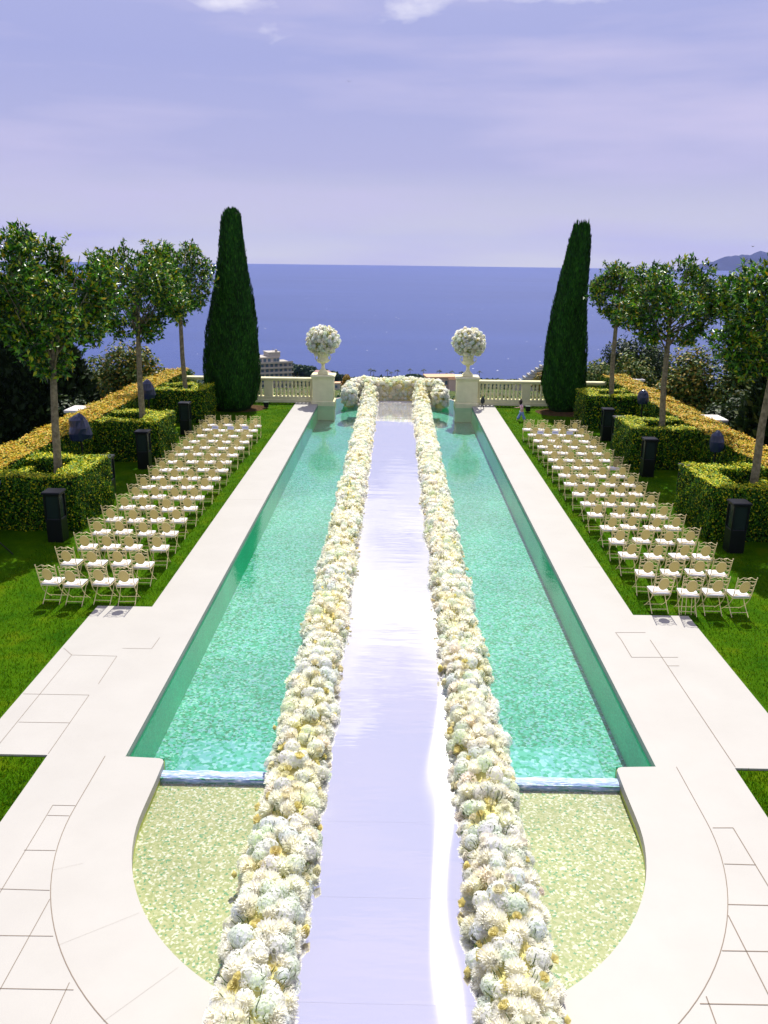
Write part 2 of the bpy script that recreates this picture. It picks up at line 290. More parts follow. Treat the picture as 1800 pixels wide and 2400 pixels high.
M_terr = mat('hillside_soil', base=(.10, .12, .03), base2=(.03, .06, .02), nscale=.12, rough=.95, spec=.05, bump=.5, bscale=1.0)
M_mtn = mat('far_mountain', base=(.045, .05, .06), base2=(.03, .035, .045), nscale=.002, rough=.95, spec=.05)
M_soil = mat('bare_soil', base=(.11, .06, .03), base2=(.05, .03, .015), nscale=6, rough=.95, spec=.05, bump=.6)

# ------------------------------------------------------------------ ground, deck, pool
PX, PY0, PY1 = 4.224, 11.45, 45.1           # main pool
RI, RO, CY = 3.56, 4.55, 10.15              # near basin arc
FR, FCY = 3.60, 46.3                        # far infinity arc
def arc(rad, cy, a0, a1, n): return [(rad*math.cos(R_(a)), cy+rad*math.sin(R_(a))) for a in np.linspace(a0, a1, n)]
b = B()
for s in (-1, 1):
    for (y0, y1, n) in ((-12, 46.4, 1),):
        xs = [5.40, 9, 13.6]
        b.add(*box(min(s*5.40, s*13.6), max(s*5.40, s*13.6), y0, y1, -.6, -.035))
lawn = b.obj('lawn', M_lawn); tag(lawn, kind='structure')
b = B()
T = .14
def slab(pts):
    n = len(pts); V = np.array([[x, y, 0] for x, y in pts]+[[x, y, -T] for x, y in pts])
    sides = [[i, n+i, n+(i+1) % n, (i+1) % n] for i in range(n)]
    b.add(V, [np.array(sides), np.array([list(range(n))])])
for s in (-1, 1):
    o = lambda P: P if s > 0 else [(-x, y) for x, y in P][::-1]
    slab(o([(PX, PY0), (5.474, PY0), (5.474, 46.2), (PX, 46.2)]))
    slab(o([(5.474, PY0), (6.72, PY0), (6.72, 17.36), (5.474, 17.36)]))
    cr = [(3.58+.09*(1-math.sin(R_(a))), 11.42-.09*(1-math.cos(R_(a)))) for a in (0, 30, 60, 90)][::-1]
    inner = arc(RI, CY, -90, 0, 28)
    pts = [(0, 2.0), (5.474, 2.0), (5.474, PY0), (PX, PY0)]+[(3.67, 11.42), (3.61, 11.39), (3.58, 11.33)]+inner[::-1]
    # split into quads strips so the concave outline is safe
    inn = inner+[(3.565, 10.8), (3.58, 11.33), (3.61, 11.39), (3.67, 11.42), (PX, PY0)]
    outp = []
    for (x, y) in inn:
        outp.append((x, y))
    n = len(inn)
    ox = [(min(5.474, 1e-6+x*1.0+0), 2.0) if i == 0 else None for i, (x, y) in enumerate(inn)]
    O = []
    for i, (x, y) in enumerate(inn):
        if i < 18:
            O.append((5.474*i/17, 2.0))
        else:
            t = (i-17)/(n-1-17); O.append((5.474, 2.0+(PY0-2.0)*t))
    V = np.array([[s*x, y, 0] for x, y in inn]+[[s*x, y, 0] for x, y in O]+[[s*x, y, -T] for x, y in inn])
    q = [[i, n+i, n+i+1, i+1] for i in range(n-1)]; q2 = [[i, i+1, 2*n+i+1, 2*n+i] for i in range(n-1)]
    q = [k if s > 0 else k[::-1] for k in q+q2]
    b.add(V, np.array(q))
    b.add(*[(np.array([[s*5.474, 2, 0], [s*5.474, PY0, 0], [s*5.474, PY0, -T], [s*5.474, 2, -T]])), np.array([[0, 1, 2, 3]])])
deck = b.obj('deck', M_deck); tag(deck, kind='structure')
# joints between the stone slabs
b = B()
def joint(p, q, wd=.010):
    p = np.array(p, float); q = np.array(q, float); t = q-p; t /= np.linalg.norm(t); nn = np.array([-t[1], t[0]])*wd/2
    P = [p+nn, p-nn, q-nn, q+nn]; V = np.array([[x, y, .004] for x, y in P]); b.add(V, np.array([[0, 1, 2, 3]]))
def U(u, v, z=0.0):
    dd = np.array(r2)*(u-900)/FPX+np.array(d2)*(v-1200)/FPX+np.array(f); t = (z-CAMH)/dd[2]; return (CAMX+t*dd[0], t*dd[1])
K = .5425
JL = [((205, 758), (300, 760)), ((228, 714), (325, 716)), ((105, 908), (240, 910)), ((-60, 1074), (215, 1082)), ((-100, 1276), (230, 1280)), ((-100, 1504), (318, 1512)), ((228, 714), (-60, 1190)), ((300, 1480), (190, 1720)), ((215, 1120), (-60, 1620)),
      ((275, 35), (310, 65)), ((310, 65), (505, 70)), ((310, 65), (-20, 470)), ((100, 233), (385, 238)), ((80, 355), (300, 358)), ((385, 238), (208, 492)), ((505, 70), (425, 190)), ((530, 36), (655, 38)), ((655, 38), (690, -10))]
JR = [((1420, 812), (1508, 812)), ((1508, 812), (1700, 1130)), ((1470, 968), (1605, 972)), ((1487, 1143), (1700, 1148)), ((1487, 1190), (1700, 1610)), ((1460, 1343), (1700, 1347)), ((1365, 1572), (1700, 1578)), ((1392, 1540), (1450, 1700)), ((1025, 0), (1070, 75)), ((1070, 75), (1270, 75)), ((1225, 112), (1275, 112)), ((1150, 0), (1518, 550)), ((1025, 0), (1000, -32)), ((1000, -32), (1130, -32))]
for (p, q) in JL: joint(U(p[0]*K, 1500+p[1]*K), U(q[0]*K, 1500+q[1]*K), .008)
for (p, q) in JR: joint(U(900+p[0]*K, 1500+p[1]*K), U(900+q[0]*K, 1500+q[1]*K), .012)
for (p, q) in [((250, 1320), (600, 1180)), ((445, 1650), (770, 1415)), ((225, 995), (360, 965))]: joint(U(p[0]*K, 1500+p[1]*K), U(q[0]*K, 1500+q[1]*K), .0018)
for s in (-1, 1):
    A = [(s*x, y) for x, y in [(4.55, 11.45)]+arc(RO, CY, 0, -72, 30)]
    for p, q in zip(A[:-1], A[1:]): joint(p, q, .010)
    joint((s*5.0, 20.4) if s > 0 else (-5.4, 26.2), (s*5.45, 20.4) if s > 0 else (-4.3, 26.2), .006)
    joint((s*4.3, 33.5), (s*5.45, 33.5), .005)
jt = b.obj('deck_joints', M_joint); tag(jt, kind='structure')
# pool shell
FZ, NZ = -.95, -.225
b = B()
farc = arc(FR, FCY, 0, 180, 40)
pts = [(-PX, 11.15), (PX, 11.15), (PX, FCY)]+farc+[(-PX, FCY)]
poly(b, pts, FZ)
pf = b.obj('pool_floor', M_mos); tag(pf, kind='structure')
b = B()
def wallstrip(P, z0, z1):
    n = len(P); V = np.array([[x, y, z0] for x, y in P]+[[x, y, z1] for x, y in P]); b.add(V, np.array([[i, i+1, n+i+1, n+i] for i in range(n-1)]))
for s in (-1, 1):
    wallstrip([(s*(PX+.003), 46.3), (s*(PX+.003), 11.45), (s*3.585, 11.425), (s*3.585, 11.15)], FZ-.02, -.005)
wallstrip(farc, FZ, -.13); wallstrip([(-PX, FCY), (-FR, FCY)], FZ, -.1); wallstrip([(FR, FCY), (PX, FCY)], FZ, -.1)
pw = b.obj('pool_wall', M_mosw); tag(pw, kind='structure')
b = B()
near = arc(RI+.003, CY, 180, 360, 56)
NP = [(-3.583, 11.2)]+near+[(3.583, 11.2)]
poly(b, NP, NZ); bf = b.obj('basin_floor', M_mosn); tag(bf, kind='structure')
b = B(); wallstrip([(-3.583, 11.40)]+near+[(3.583, 11.40)], NZ-.02, -.005); bw = b.obj('basin_wall', M_mosnw); tag(bw, kind='structure')
# overflow lip of the far edge (thin pale rim), weir, waters
b = B(); P1 = arc(FR, FCY, 0, 180, 40); P2 = arc(FR+.10, FCY, 0, 180, 40); n = 40
V = np.array([[x, y, -.10] for x, y in P1]+[[x, y, -.10] for x, y in P2]+[[x, y, -3.] for x, y in P2]); b.add(V, np.array([[i, i+1, n+i+1, n+i] for i in range(n-1)]+[[n+i, n+i+1, 2*n+i+1, 2*n+i] for i in range(n-1)]))
lip = b.obj('pool_rim', M_deck); tag(lip, kind='structure')
b = B()
gx = np.linspace(-3.57, 3.57, 140); prof = [(11.25, -.098), (11.20, -.096), (11.14, -.10), (11.10, -.118), (11.07, -.142), (11.055, -.185)]
V = np.array([[x, y+.010*math.sin(x*7+z*30)+.006*math.sin(x*17), z+.002*math.sin(x*11+y*9)] for (y, z) in prof for x in gx]); n = len(gx)
b.add(V, np.array([[k*n+i, k*n+i+1, k*n+n+i+1, k*n+n+i] for k in range(len(prof)-1) for i in range(n-1)]))
sp = b.obj('spill_water', M_foamw, smooth=True); tag(sp, kind='structure')
b = B(); b.add(*box(-3.575, 3.575, 11.075, 11.245, -1.0, -.125)); b.add(*box(-3.575, 3.575, 11.25, 12.75, -.94, -.52)); we = b.obj('pool_weir', mosaic('weir_mosaic', [(0, (.03, .26, .15)), (.2, (.12, .35, .28)), (.5, (.22, .36, .42)), (.8, (.40, .46, .54))], 17, .008)); tag(we, kind='structure')
b = B(); poly(b, [(-PX, 11.43), (-3.575, 11.43), (-3.575, 11.235), (3.575, 11.235), (3.575, 11.43), (PX, 11.43), (PX, FCY)]+arc(FR, FCY, 0, 180, 40)+[(-PX, FCY)], -.10)
wa = b.obj('pool_water', M_water); tag(wa, kind='structure')
b = B(); poly(b, [(-3.58, 11.075)]+near+[(3.58, 11.075)], -.165); wb = b.obj('basin_water', M_watern); tag(wb, kind='structure')

# aisle: mirror sheets laid on a low platform, small seams and slight warps
b = B(); ys = [1.8, 3.2, 4.6, 5.75, 6.93, 8.469, 9.922, 11.459, 13.048, 14.599, 16.079, 17.681]
while ys[-1] < 45: ys.append(ys[-1]+1.56)
AW = 1.16
xs = np.linspace(-AW, AW, 29)
for k, (y0, y1) in enumerate(zip(ys[:-1], ys[1:])):
    tilt = rng.normal(0, .0005); m_ = 13
    yy = np.linspace(y0+.0004, min(y1-.0004, 46.0), m_); V = []
    for y in yy:
        t = (y-y0)/(y1-y0)
        z = .03+tilt*(y-(y0+y1)/2)+.0016*math.sin(t*math.pi)+.0011*np.sin(xs*3.6+y*.75)+.0007*np.sin(xs*6.5-y*1.7)
        V += [[x, y, zz] for x, zz in zip(xs, np.broadcast_to(z, xs.shape))]
    n = len(xs); b.add(np.array(V), np.array([[j*n+i, j*n+i+1, j*n+n+i+1, j*n+n+i] for j in range(m_-1) for i in range(n-1)]))
ai = b.obj('mirror_runner', M_aisle, smooth=True)
uv = ai.data.uv_layers.new(name='UVMap'); lv = np.zeros(len(ai.data.loops), np.int32); ai.data.loops.foreach_get('vertex_index', lv); co = np.zeros(len(ai.data.vertices)*3, np.float32); ai.data.vertices.foreach_get('co', co)
uv.data.foreach_set('uv', (co.reshape(-1, 3)[lv][:, :2]*.02+.5).ravel())
b = B(); b.add(*box(-1.45, 1.45, 1.8, 46.0, -.32, .012)); b.add(*box(-2.6, 2.6, 45.2, 46.9, -.30, .008))
pl = b.obj('platform', M_white, ai); tag(ai, 'glossy white mirror aisle runner down the middle of the pool', 'aisle runner')

# ------------------------------------------------------------------ flowers
def petal_strip(dirv, side, r0, r1, wd, curl, up):
    mid = (r0+r1)/2
    p0 = dirv*r0; p1 = dirv*mid+up*curl*.3; p2 = dirv*r1+up*curl
    return [p0-side*wd*.5, p0+side*wd*.5, p1+side*wd*.62, p1-side*wd*.62, p2+side*wd*.28, p2-side*wd*.28], [[0, 1, 2, 3], [3, 2, 4, 5]]
def fib(n, maxth, jit=.0):
    i = np.arange(n)+.5; th = np.arccos(1-i/n*(1-math.cos(maxth))); ph = math.pi*(1+5**.5)*i+rng.normal(0, jit+1e-9, n); return np.c_[np.sin(th)*np.cos(ph), np.sin(th)*np.sin(ph), np.cos(th)], th
def mum(n, wd):
    V = []; F = []; C = []; D, th = fib(n, R_(122), .1)
    for dv, t in zip(D, th):
        ax = np.array([0, 0, 1.]); sd_ = unit(np.cross(dv, ax)+rng.normal(0, .2, 3)); rr = (.84+.20*min(1, t/1.2))*rng.uniform(.93, 1.08)
        v, fq = petal_strip(unit(dv+rng.normal(0, .06, 3)), sd_, .45, rr, wd, .16, ax)
        k = len(V); V += v; F += [[a+k for a in q] for q in fq]; tint = rng.uniform(.95, 1.0); c0 = np.array([.96, .93, .70]); c1 = np.array([.96, .965, .93])*tint
        C += [c0, c0, (c0+c1)/2, (c0+c1)/2, c1, c1]
    cv, cf = lathe([(.02, -.5), (.45, -.42), (.70, -.1), (.72, .2), (.55, .5), (.30, .66), (.02, .70)], 10, cap=False)
    k = len(V); V += list(cv); F += [[a+k for a in q] for q in cf[0]]; C += [np.array([.97, .95, .82])]*len(cv)
    return np.array(V), np.array(F), np.array(C)
def hydrangea(n, base):
    V = []; F = []; C = []; D, th = fib(n, R_(120), .2)
    for dv in D:
        fr = frames(unit(dv+rng.normal(0, .12, 3))[None])[0]; p = dv*rng.uniform(.86, 1.02); s_ = (.27 if n < 60 else .21)*rng.uniform(.85, 1.1); col = np.minimum(np.array(base)*rng.uniform(.92, 1.04), .97)
        k = len(V); V.append(p); C.append(col*.9)
        for j in range(8):
            a = j*math.pi/4; rr = s_ if j % 2 else s_*.62; V.append(p+fr@np.array([rr*math.cos(a), rr*math.sin(a), .05 if j % 2 else .0])); C.append(col)
        for j in range(0, 8, 2): F.append([k, k+1+j, k+1+(j+1) % 8, k+1+(j+2) % 8])
    cv, cf = lathe([(.02, -.5), (.45, -.36), (.66, 0), (.54, .42), (.28, .62), (.02, .68)], 9, cap=False)
    k = len(V); V += list(cv); F += [[a+k for a in q] for q in cf[0]]; C += [np.array(base)*np.array([.93, .96, .84])]*len(cv)
    return np.array(V), np.array(F), np.array(C)
def rose(base, layers=4, seg=6):
    V = []; F = []; C = []; base = np.array(base)
    for l in range(layers):
        rad = .22+.23*l; tall = .95-.20*l; npet = 3+l
        for j in range(npet):
            a0 = j*2*math.pi/npet+l*.7; wv = 2*math.pi/npet*1.35; k = len(V); ns = 5
            for u in np.linspace(-.5, .5, ns):
                for v_ in (0, .5, 1.):
                    a = a0+u*wv; rr = rad*(.55+.45*v_+.20*v_*v_*(l > 0)); z = -.45+(tall+.45)*(v_**.8)*(1-.5*u*u); V.append([rr*math.cos(a), rr*math.sin(a), z])
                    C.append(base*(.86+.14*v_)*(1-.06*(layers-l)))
            for i in range(ns-1):
                for q in range(2): F.append([k+i*3+q, k+(i+1)*3+q, k+(i+1)*3+q+1, k+i*3+q+1])
    return np.array(V), np.array(F), np.array(C)
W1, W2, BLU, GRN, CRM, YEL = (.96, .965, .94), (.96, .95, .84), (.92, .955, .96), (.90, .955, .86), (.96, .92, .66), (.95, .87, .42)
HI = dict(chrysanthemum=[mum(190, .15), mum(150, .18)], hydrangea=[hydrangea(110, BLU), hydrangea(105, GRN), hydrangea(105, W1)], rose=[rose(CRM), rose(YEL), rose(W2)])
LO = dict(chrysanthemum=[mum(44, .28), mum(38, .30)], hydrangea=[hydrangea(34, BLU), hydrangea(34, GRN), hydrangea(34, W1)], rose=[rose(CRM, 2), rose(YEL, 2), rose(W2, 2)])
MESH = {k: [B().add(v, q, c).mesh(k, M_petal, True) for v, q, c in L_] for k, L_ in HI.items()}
KIND = ['chrysanthemum', 'hydrangea', 'rose']; RAD = dict(chrysanthemum=.122, hydrangea=.120, rose=.066)
def bloom_field(root, pos, nrm, kinds, rad, n_ind, key, hi_y=15.):
    """the n_ind blooms that show largest become parts, the rest one part"""
    order = np.argsort(key); mats = frames(nrm); rest = {}
    for rank, i in enumerate(order):
        kd = KIND[kinds[i]]; v = int(rng.integers(len(HI[kd])))
        if rank < n_ind:
            o = inst(kd, MESH[kd][v], root, pos[i], Matrix(mats[i].tolist()), rad[i])
        else: rest.setdefault((kd, v, pos[i][1] < hi_y), []).append(i)
    b = B()
    for (kd, v, near_), ids in rest.items():
        BV, BF, BC = (HI if near_ else LO)[kd][v]; ids = np.array(ids)
        tint = rng.uniform(.94, 1.03, (len(ids), 1, 1))*np.array([1, 1, 1])+rng.normal(0, .012, (len(ids), 1, 3))
        w_ = (.5+.5*np.sin(pos[ids][:, 1]*1.3+pos[ids][:, 0]*4+np.sin(pos[ids][:, 1]*3.1)))[:, None, None]*rng.uniform(.3, 1, (len(ids), 1, 1)); tint = tint*(1-w_*np.array([0, .015, .13])); C = np.clip(BC[None]*tint, 0, .97).reshape(-1, 3)
        k = len(ids); m = len(BV); V = np.einsum('kij,mj->kmi', mats[ids], BV)*rad[ids][:, None, None]+pos[ids][:, None, :]
        b.add(V.reshape(-1, 3), (BF[None]+(np.arange(k)*m)[:, None, None]).reshape(-1, BF.shape[1]), C)
    if b.n: tag(b.obj('blooms', M_petal, root, True), kind='stuff')
def wob(y, s): return .5+.5*np.sin(y*2.1+s*2.0+1.3*np.sin(y*.83+s))
def border(s, label):
    root = thing('flower_border', (s*1.41, 5.4, .0), label, 'flower border', 'flower borders along the aisle')
    cx, y0, y1 = 0, 0, 40.9
    yy = np.arange(y0, y1, .14); P = []; Nn = []; Kd = []; Rd = []
    for y in yy:
        Y = y+5.4
        for a in np.linspace(-105, 105, 9):
            if rng.random() < .06+.10*(wob(Y, s) < .12): continue
            a_ = R_(a+rng.normal(0, 7)); hw = .33+.03*math.sin(Y*1.7+s)+.045*math.sin(Y*5.3+s*2)*(1 if a*s > 0 else .5); hh = .27+.07*wob(Y*1.0, s)+.72*max(0, (y-37.4)/3.2)**1.4
            p = np.array([cx+hw*math.sin(a_)+rng.normal(0, .02), y+rng.normal(0, .05), .06+hh*max(math.cos(a_), -.12)]); nn = np.array([math.sin(a_)*.9, rng.normal(-.12, .22), math.cos(a_)+.25])
            k = rng.choice(3, p=[.43, .29, .28]); rr = RAD[KIND[k]]*rng.uniform(.70, 1.18)
            if k == 2 and rng.random() < .25: nn[0] *= 1.6; p = p+unit(nn)*.10
            P.append(p+unit(nn)*rng.uniform(.0, .06)); Nn.append(nn+rng.normal(0, .15, 3)); Kd.append(k); Rd.append(rr)
    P = np.array(P); Nn = np.array(Nn); Kd = np.array(Kd); Rd = np.array(Rd)
    key = P[:, 1]-(P[:, 2] > .15)*.4+(P[:, 1] < 1.0)*100
    bloom_field(root, P, Nn, Kd, Rd, 100, key, hi_y=9.0)
    b = B(); ny, na = 300, 11; ya = np.linspace(y0-.1, y1+.1, ny); A = np.linspace(-100, 100, na)
    V = np.array([[(.33+.02*math.sin(y*9+a*.1))*math.sin(R_(a)), y, .05+(.235+.06*wob(y+5.4, s)+.02*math.sin(y*13+a)+.72*max(0, (y-37.4)/3.2)**1.4)*max(math.cos(R_(a)), -.25)] for y in ya for a in A])
    b.add(V, np.array([[k*na+i, k*na+i+1, k*na+na+i+1, k*na+na+i] for k in range(ny-1) for i in range(na-1)])); b.obj('mound', M_foam, root, True)
    b = B()
    for k in range(700):
        y = rng.uniform(y0, min(y1, 22)); a = R_(rng.uniform(-85, 85)); p = np.array([.34*math.sin(a), y, .08+.28*math.cos(a)]); q = p+np.array([math.sin(a)*.10, rng.normal(0, .05), math.cos(a)*.12+.02]); m_ = (p+q)/2+rng.normal(0, .012, 3)
        b.add(*tube([p, m_, q], .005, 4))
    for k in range(420):
        y = rng.uniform(y0, y1); a = R_(rng.uniform(-110, 110)); p = np.array([.40*math.sin(a), y, .10+.30*max(math.cos(a), -.1)]); fr = frames(np.array([[math.sin(a), rng.normal(0, .5), .6]]))[0]; l = .07
        b.add(p+np.array([[0, 0, 0], [.3, .35, .1], [0, 1, .2], [-.3, .35, .1]])@fr.T*l, np.array([[0, 1, 2, 3]]))
    tag(b.obj('stems', M_stem, root), kind='stuff')
border(-1, 'long mound of white and cream flowers along the left edge of the aisle')
border(1, 'long mound of white and cream flowers along the right edge of the aisle')
# curved flower wall at the far end
root = thing('flower_wall', (0, 46.0, 0), 'low curved wall of white flowers closing the far end of the aisle', 'flower wall')
P = []; Nn = []; Kd = []; Rd = []
ctrl = np.array([(-2.45, -.75), (-2.50, -.1), (-2.15, .45), (-1.4, .80), (0, .95), (1.4, .80), (2.15, .45), (2.50, -.1), (2.45, -.75)])
def wc(t):
    u = t*(len(ctrl)-1); return np.array([np.interp(u, np.arange(len(ctrl)), ctrl[:, 0]), np.interp(u, np.arange(len(ctrl)), ctrl[:, 1])])
NT = 62
for t in np.linspace(0, 1, NT):
    c = wc(t); tg = unit(wc(min(1, t+.02))-wc(max(0, t-.02))); no = np.array([tg[1], -tg[0]]); e = abs(t-.5)*2
    H_ = 1.16-.34*max(0, e-.55)/.45+.05*math.sin(t*25); hw = .30
    prof = [(-hw, z) for z in np.arange(.10, H_-.1, .15)]+[(-hw*.6, H_), (0, H_+.05), (hw*.6, H_)]+[(hw, z) for z in np.arange(H_-.12, .08, -.15)]
    for (x_, z_) in prof:
        off = x_+rng.normal(0, .03); p = np.array([c[0]+no[0]*off+rng.normal(0, .03), c[1]+no[1]*off+rng.normal(0, .03), z_+rng.normal(0, .03)]); nn = np.array([no[0]*x_/hw, no[1]*x_/hw, .25+1.2*(z_ > H_-.05)])
        k = rng.choice(3, p=[.38, .37, .25]); P.append(p); Nn.append(nn+rng.normal(0, .2, 3)); Kd.append(k); Rd.append(RAD[KIND[k]]*rng.uniform(.85, 1.15))
for s in (-1, 1):      # rounded ends
    c = wc(0 if s < 0 else 1)
    for k in range(110):
        th = rng.uniform(0, 2*math.pi); z_ = rng.uniform(.06, .85); rr = .36*math.sqrt(max(.1, 1-(max(0, z_-.45)/.55)**2)); p = np.array([c[0]+rr*math.cos(th)+s*.06, c[1]-.12+rr*math.sin(th), z_]); P.append(p); Nn.append(np.array([math.cos(th), math.sin(th), .4+z_])); k_ = rng.choice(3, p=[.3, .45, .25]); Kd.append(k_); Rd.append(RAD[KIND[k_]]*rng.uniform(.85, 1.15))
P = np.array(P); Nn = np.array(Nn); Kd = np.array(Kd); Rd = np.array(Rd)
bloom_field(root, P, Nn, Kd, Rd, 100, P[:, 1]-P[:, 2]*.9+rng.uniform(0, .5, len(P)), hi_y=-50)
b = B(); ts = np.linspace(0, 1, 40)
for sd_ in (0,):
    V = []
    for t in ts:
        c = wc(t); tg = unit(wc(min(1, t+.02))-wc(max(0, t-.02))); no = np.array([tg[1], -tg[0]]); e = abs(t-.5)*2; H_ = 1.10-.34*max(0, e-.55)/.45
        for (x_, z_) in ((-.26, -.1), (-.26, H_-.1), (0, H_), (.26, H_-.1), (.26, -.1)): V.append([c[0]+no[0]*x_, c[1]+no[1]*x_, z_])
    b.add(np.array(V), np.array([[k*5+i, k*5+i+1, k*5+5+i+1, k*5+5+i] for k in range(39) for i in range(4)]))
for s in (-1, 1):
    c = wc(0 if s < 0 else 1); b.add(*lathe([(.27, -.1), (.30, .4), (.2, .72), (.02, .78)], 12, (c[0]+s*.05, c[1]-.12, 0), False))
b.obj('mound', M_foam, root)

# ------------------------------------------------------------------ pedestals, urns, balustrades
def pedestal(s, label):
    root = thing('pedestal', (s*3.95, 45.72, 0), label, 'pedestal', 'stone pedestals with urns at the far pool corners')
    b = B(); b.add(*box(-.57, .57, -.57, .57, .14, 1.40)); b.obj('shaft', M_stone, root)
    b = B(); b.add(*bevbox(-.64, .64, -.64, .64, -.9, .16, .03)); b.obj('plinth', M_stone, root)
    b = B(); b.add(*bevbox(-.61, .61, -.61, .61, 1.37, 1.45, .02)); b.add(*bevbox(-.665, .665, -.665, .665, 1.445, 1.56, .03)); b.obj('cap', M_stone, root)
    return root
pedestal(-1, 'square cream stone pedestal at the far left corner of the pool'); pedestal(1, 'square cream stone pedestal at the far right corner of the pool')
def urn(s, label, lab2):
    root = thing('urn', (s*3.97, 45.72, 1.56), label, 'urn', 'stone urns on the pedestals')
    b = B(); b.add(*bevbox(-.27, .27, -.27, .27, 0, .13, .015)); b.obj('foot', M_stone, root)
    b = B(); b.add(*lathe([(.25, .13), (.24, .17), (.16, .24), (.10, .34), (.085, .50), (.10, .54), (.13, .56), (.09, .585)], 20)); b.obj('stem', M_stone, root, True)
    b = B(); b.add(*lathe([(.09, .585), (.22, .62), (.32, .68), (.345, .75), (.335, .80), (.29, .84), (.285, 1.06), (.30, 1.14), (.35, 1.20), (.35, 1.23), (.28, 1.23)], 24)); b.obj('bowl', M_stone, root, True)
    for q in (-1, 1):
        b = B(); b.add(*tube([(q*.30, 0, .74), (q*.37, 0, .76), (q*.43, 0, .86), (q*.42, 0, .98), (q*.36, 0, 1.02), (q*.33, 0, .97)], .022, 7)); b.obj('handle', M_stone, root, True)
    fb = thing('flower_ball', (s*3.97, 45.72, 3.36), lab2, 'flower arrangement', 'flower balls in the urns')
    D, th = fib(330, R_(160), .2); keep = D[:, 2] > -.86; D = D[keep]; n = len(D)
    rad3 = np.array([.84, .84, .76])*rng.uniform(.86, 1.08, (n, 1)); P = D*rad3; k = rng.choice(3, n, p=[.34, .40, .26]); Rr = np.array([{0: .105, 1: .105, 2: .06}[q] for q in k])*rng.uniform(.8, 1.15, n)
    bloom_field(fb, P, D+rng.normal(0, .2, (n, 3)), k, Rr, 100, P[:, 1]+rng.uniform(0, .3, n), hi_y=-50)
    b = B(); b.add(*lathe([(.02, -.70), (.35, -.6), (.62, -.25), (.70, .1), (.5, .5), (.02, .68)], 16, cap=False)); b.obj('leafy_core', mat('leafy_core', base=(.45, .50, .22), base2=(.20, .26, .08), nscale=9, rough=.9), fb, True)
urn(-1, 'cream stone urn with curled handles on the left pedestal', 'round ball of white and pale green flowers in the left urn')
urn(1, 'cream stone urn with curled handles on the right pedestal', 'round ball of white and pale green flowers in the right urn')
BPROF = [(.085, 0), (.085, .05), (.06, .07), (.05, .11), (.085, .20), (.088, .26), (.06, .36), (.045, .42), (.062, .44), (.062, .47), (.045, .49), (.058, .57), (.08, .68), (.06, .78), (.055, .80), (.08, .82), (.08, .86)]
bal_me = B().add(*lathe(BPROF, 10)).mesh('baluster', M_stone, True)
def balustrade(s, label, pier_x):
    x0, x1 = 4.62, 10.2
    root = thing('balustrade', (0, 45.9, 0), label, 'balustrade', 'stone balustrades flanking the pool end')
    X = lambda a, c_: (min(s*a, s*c_), max(s*a, s*c_))
    b = B(); b.add(*bevbox(*X(4.52, 13.4), -.20, .20, -.30, .12, .02)); b.add(*bevbox(*X(4.53, 13.4), -.15, .15, .115, .30, .02)); b.obj('plinth', M_stone, root)
    b = B(); b.add(*bevbox(*X(4.52, 13.4), -.16, .16, 1.155, 1.22, .015)); b.add(*bevbox(*X(4.51, 13.4), -.21, .21, 1.215, 1.33, .035)); b.obj('rail', M_stone, root)
    pier = [(pier_x, .24), (4.66, .06)]
    for px, hw in pier:
        b = B(); b.add(*bevbox(*X(px-hw, px+hw), -.14, .14, .295, 1.16, .012)); b.obj('pier', M_stone, root)
    x = 4.86
    while x < 9.9:
        if abs(x-pier_x) > .32: inst('baluster', bal_me, root, (s*x, 0, .298))
        elif abs(x-pier_x) < .11: pass
        x += .2155
    return root
balustrade(-1, 'cream stone balustrade between the left pedestal and the left cypress', 7.02); balustrade(1, 'cream stone balustrade between the right pedestal and the right cypress', 7.25)
for s in (-1, 1):
    for y, zt, nm in ((34.9, 1.42, 'near'), (47.0, 1.42, 'far')):
        side = 'left' if s < 0 else 'right'
        root = thing('wall_pier', (s*13.45, y, 0), f'white topped wall pier behind the {side} long hedge, {nm} one' if nm == 'far' else f'white topped wall pier midway behind the {side} long hedge', 'pier', 'white wall piers behind the hedges')
        b = B(); b.add(*box(-.38, .38, -.52, .52, -2.5, zt-.12)); b.obj('shaft', M_stone, root)
        b = B(); b.add(*bevbox(-.46, .46, -.62, .62, zt-.12, zt, .02)); b.obj('cap', M_white, root)

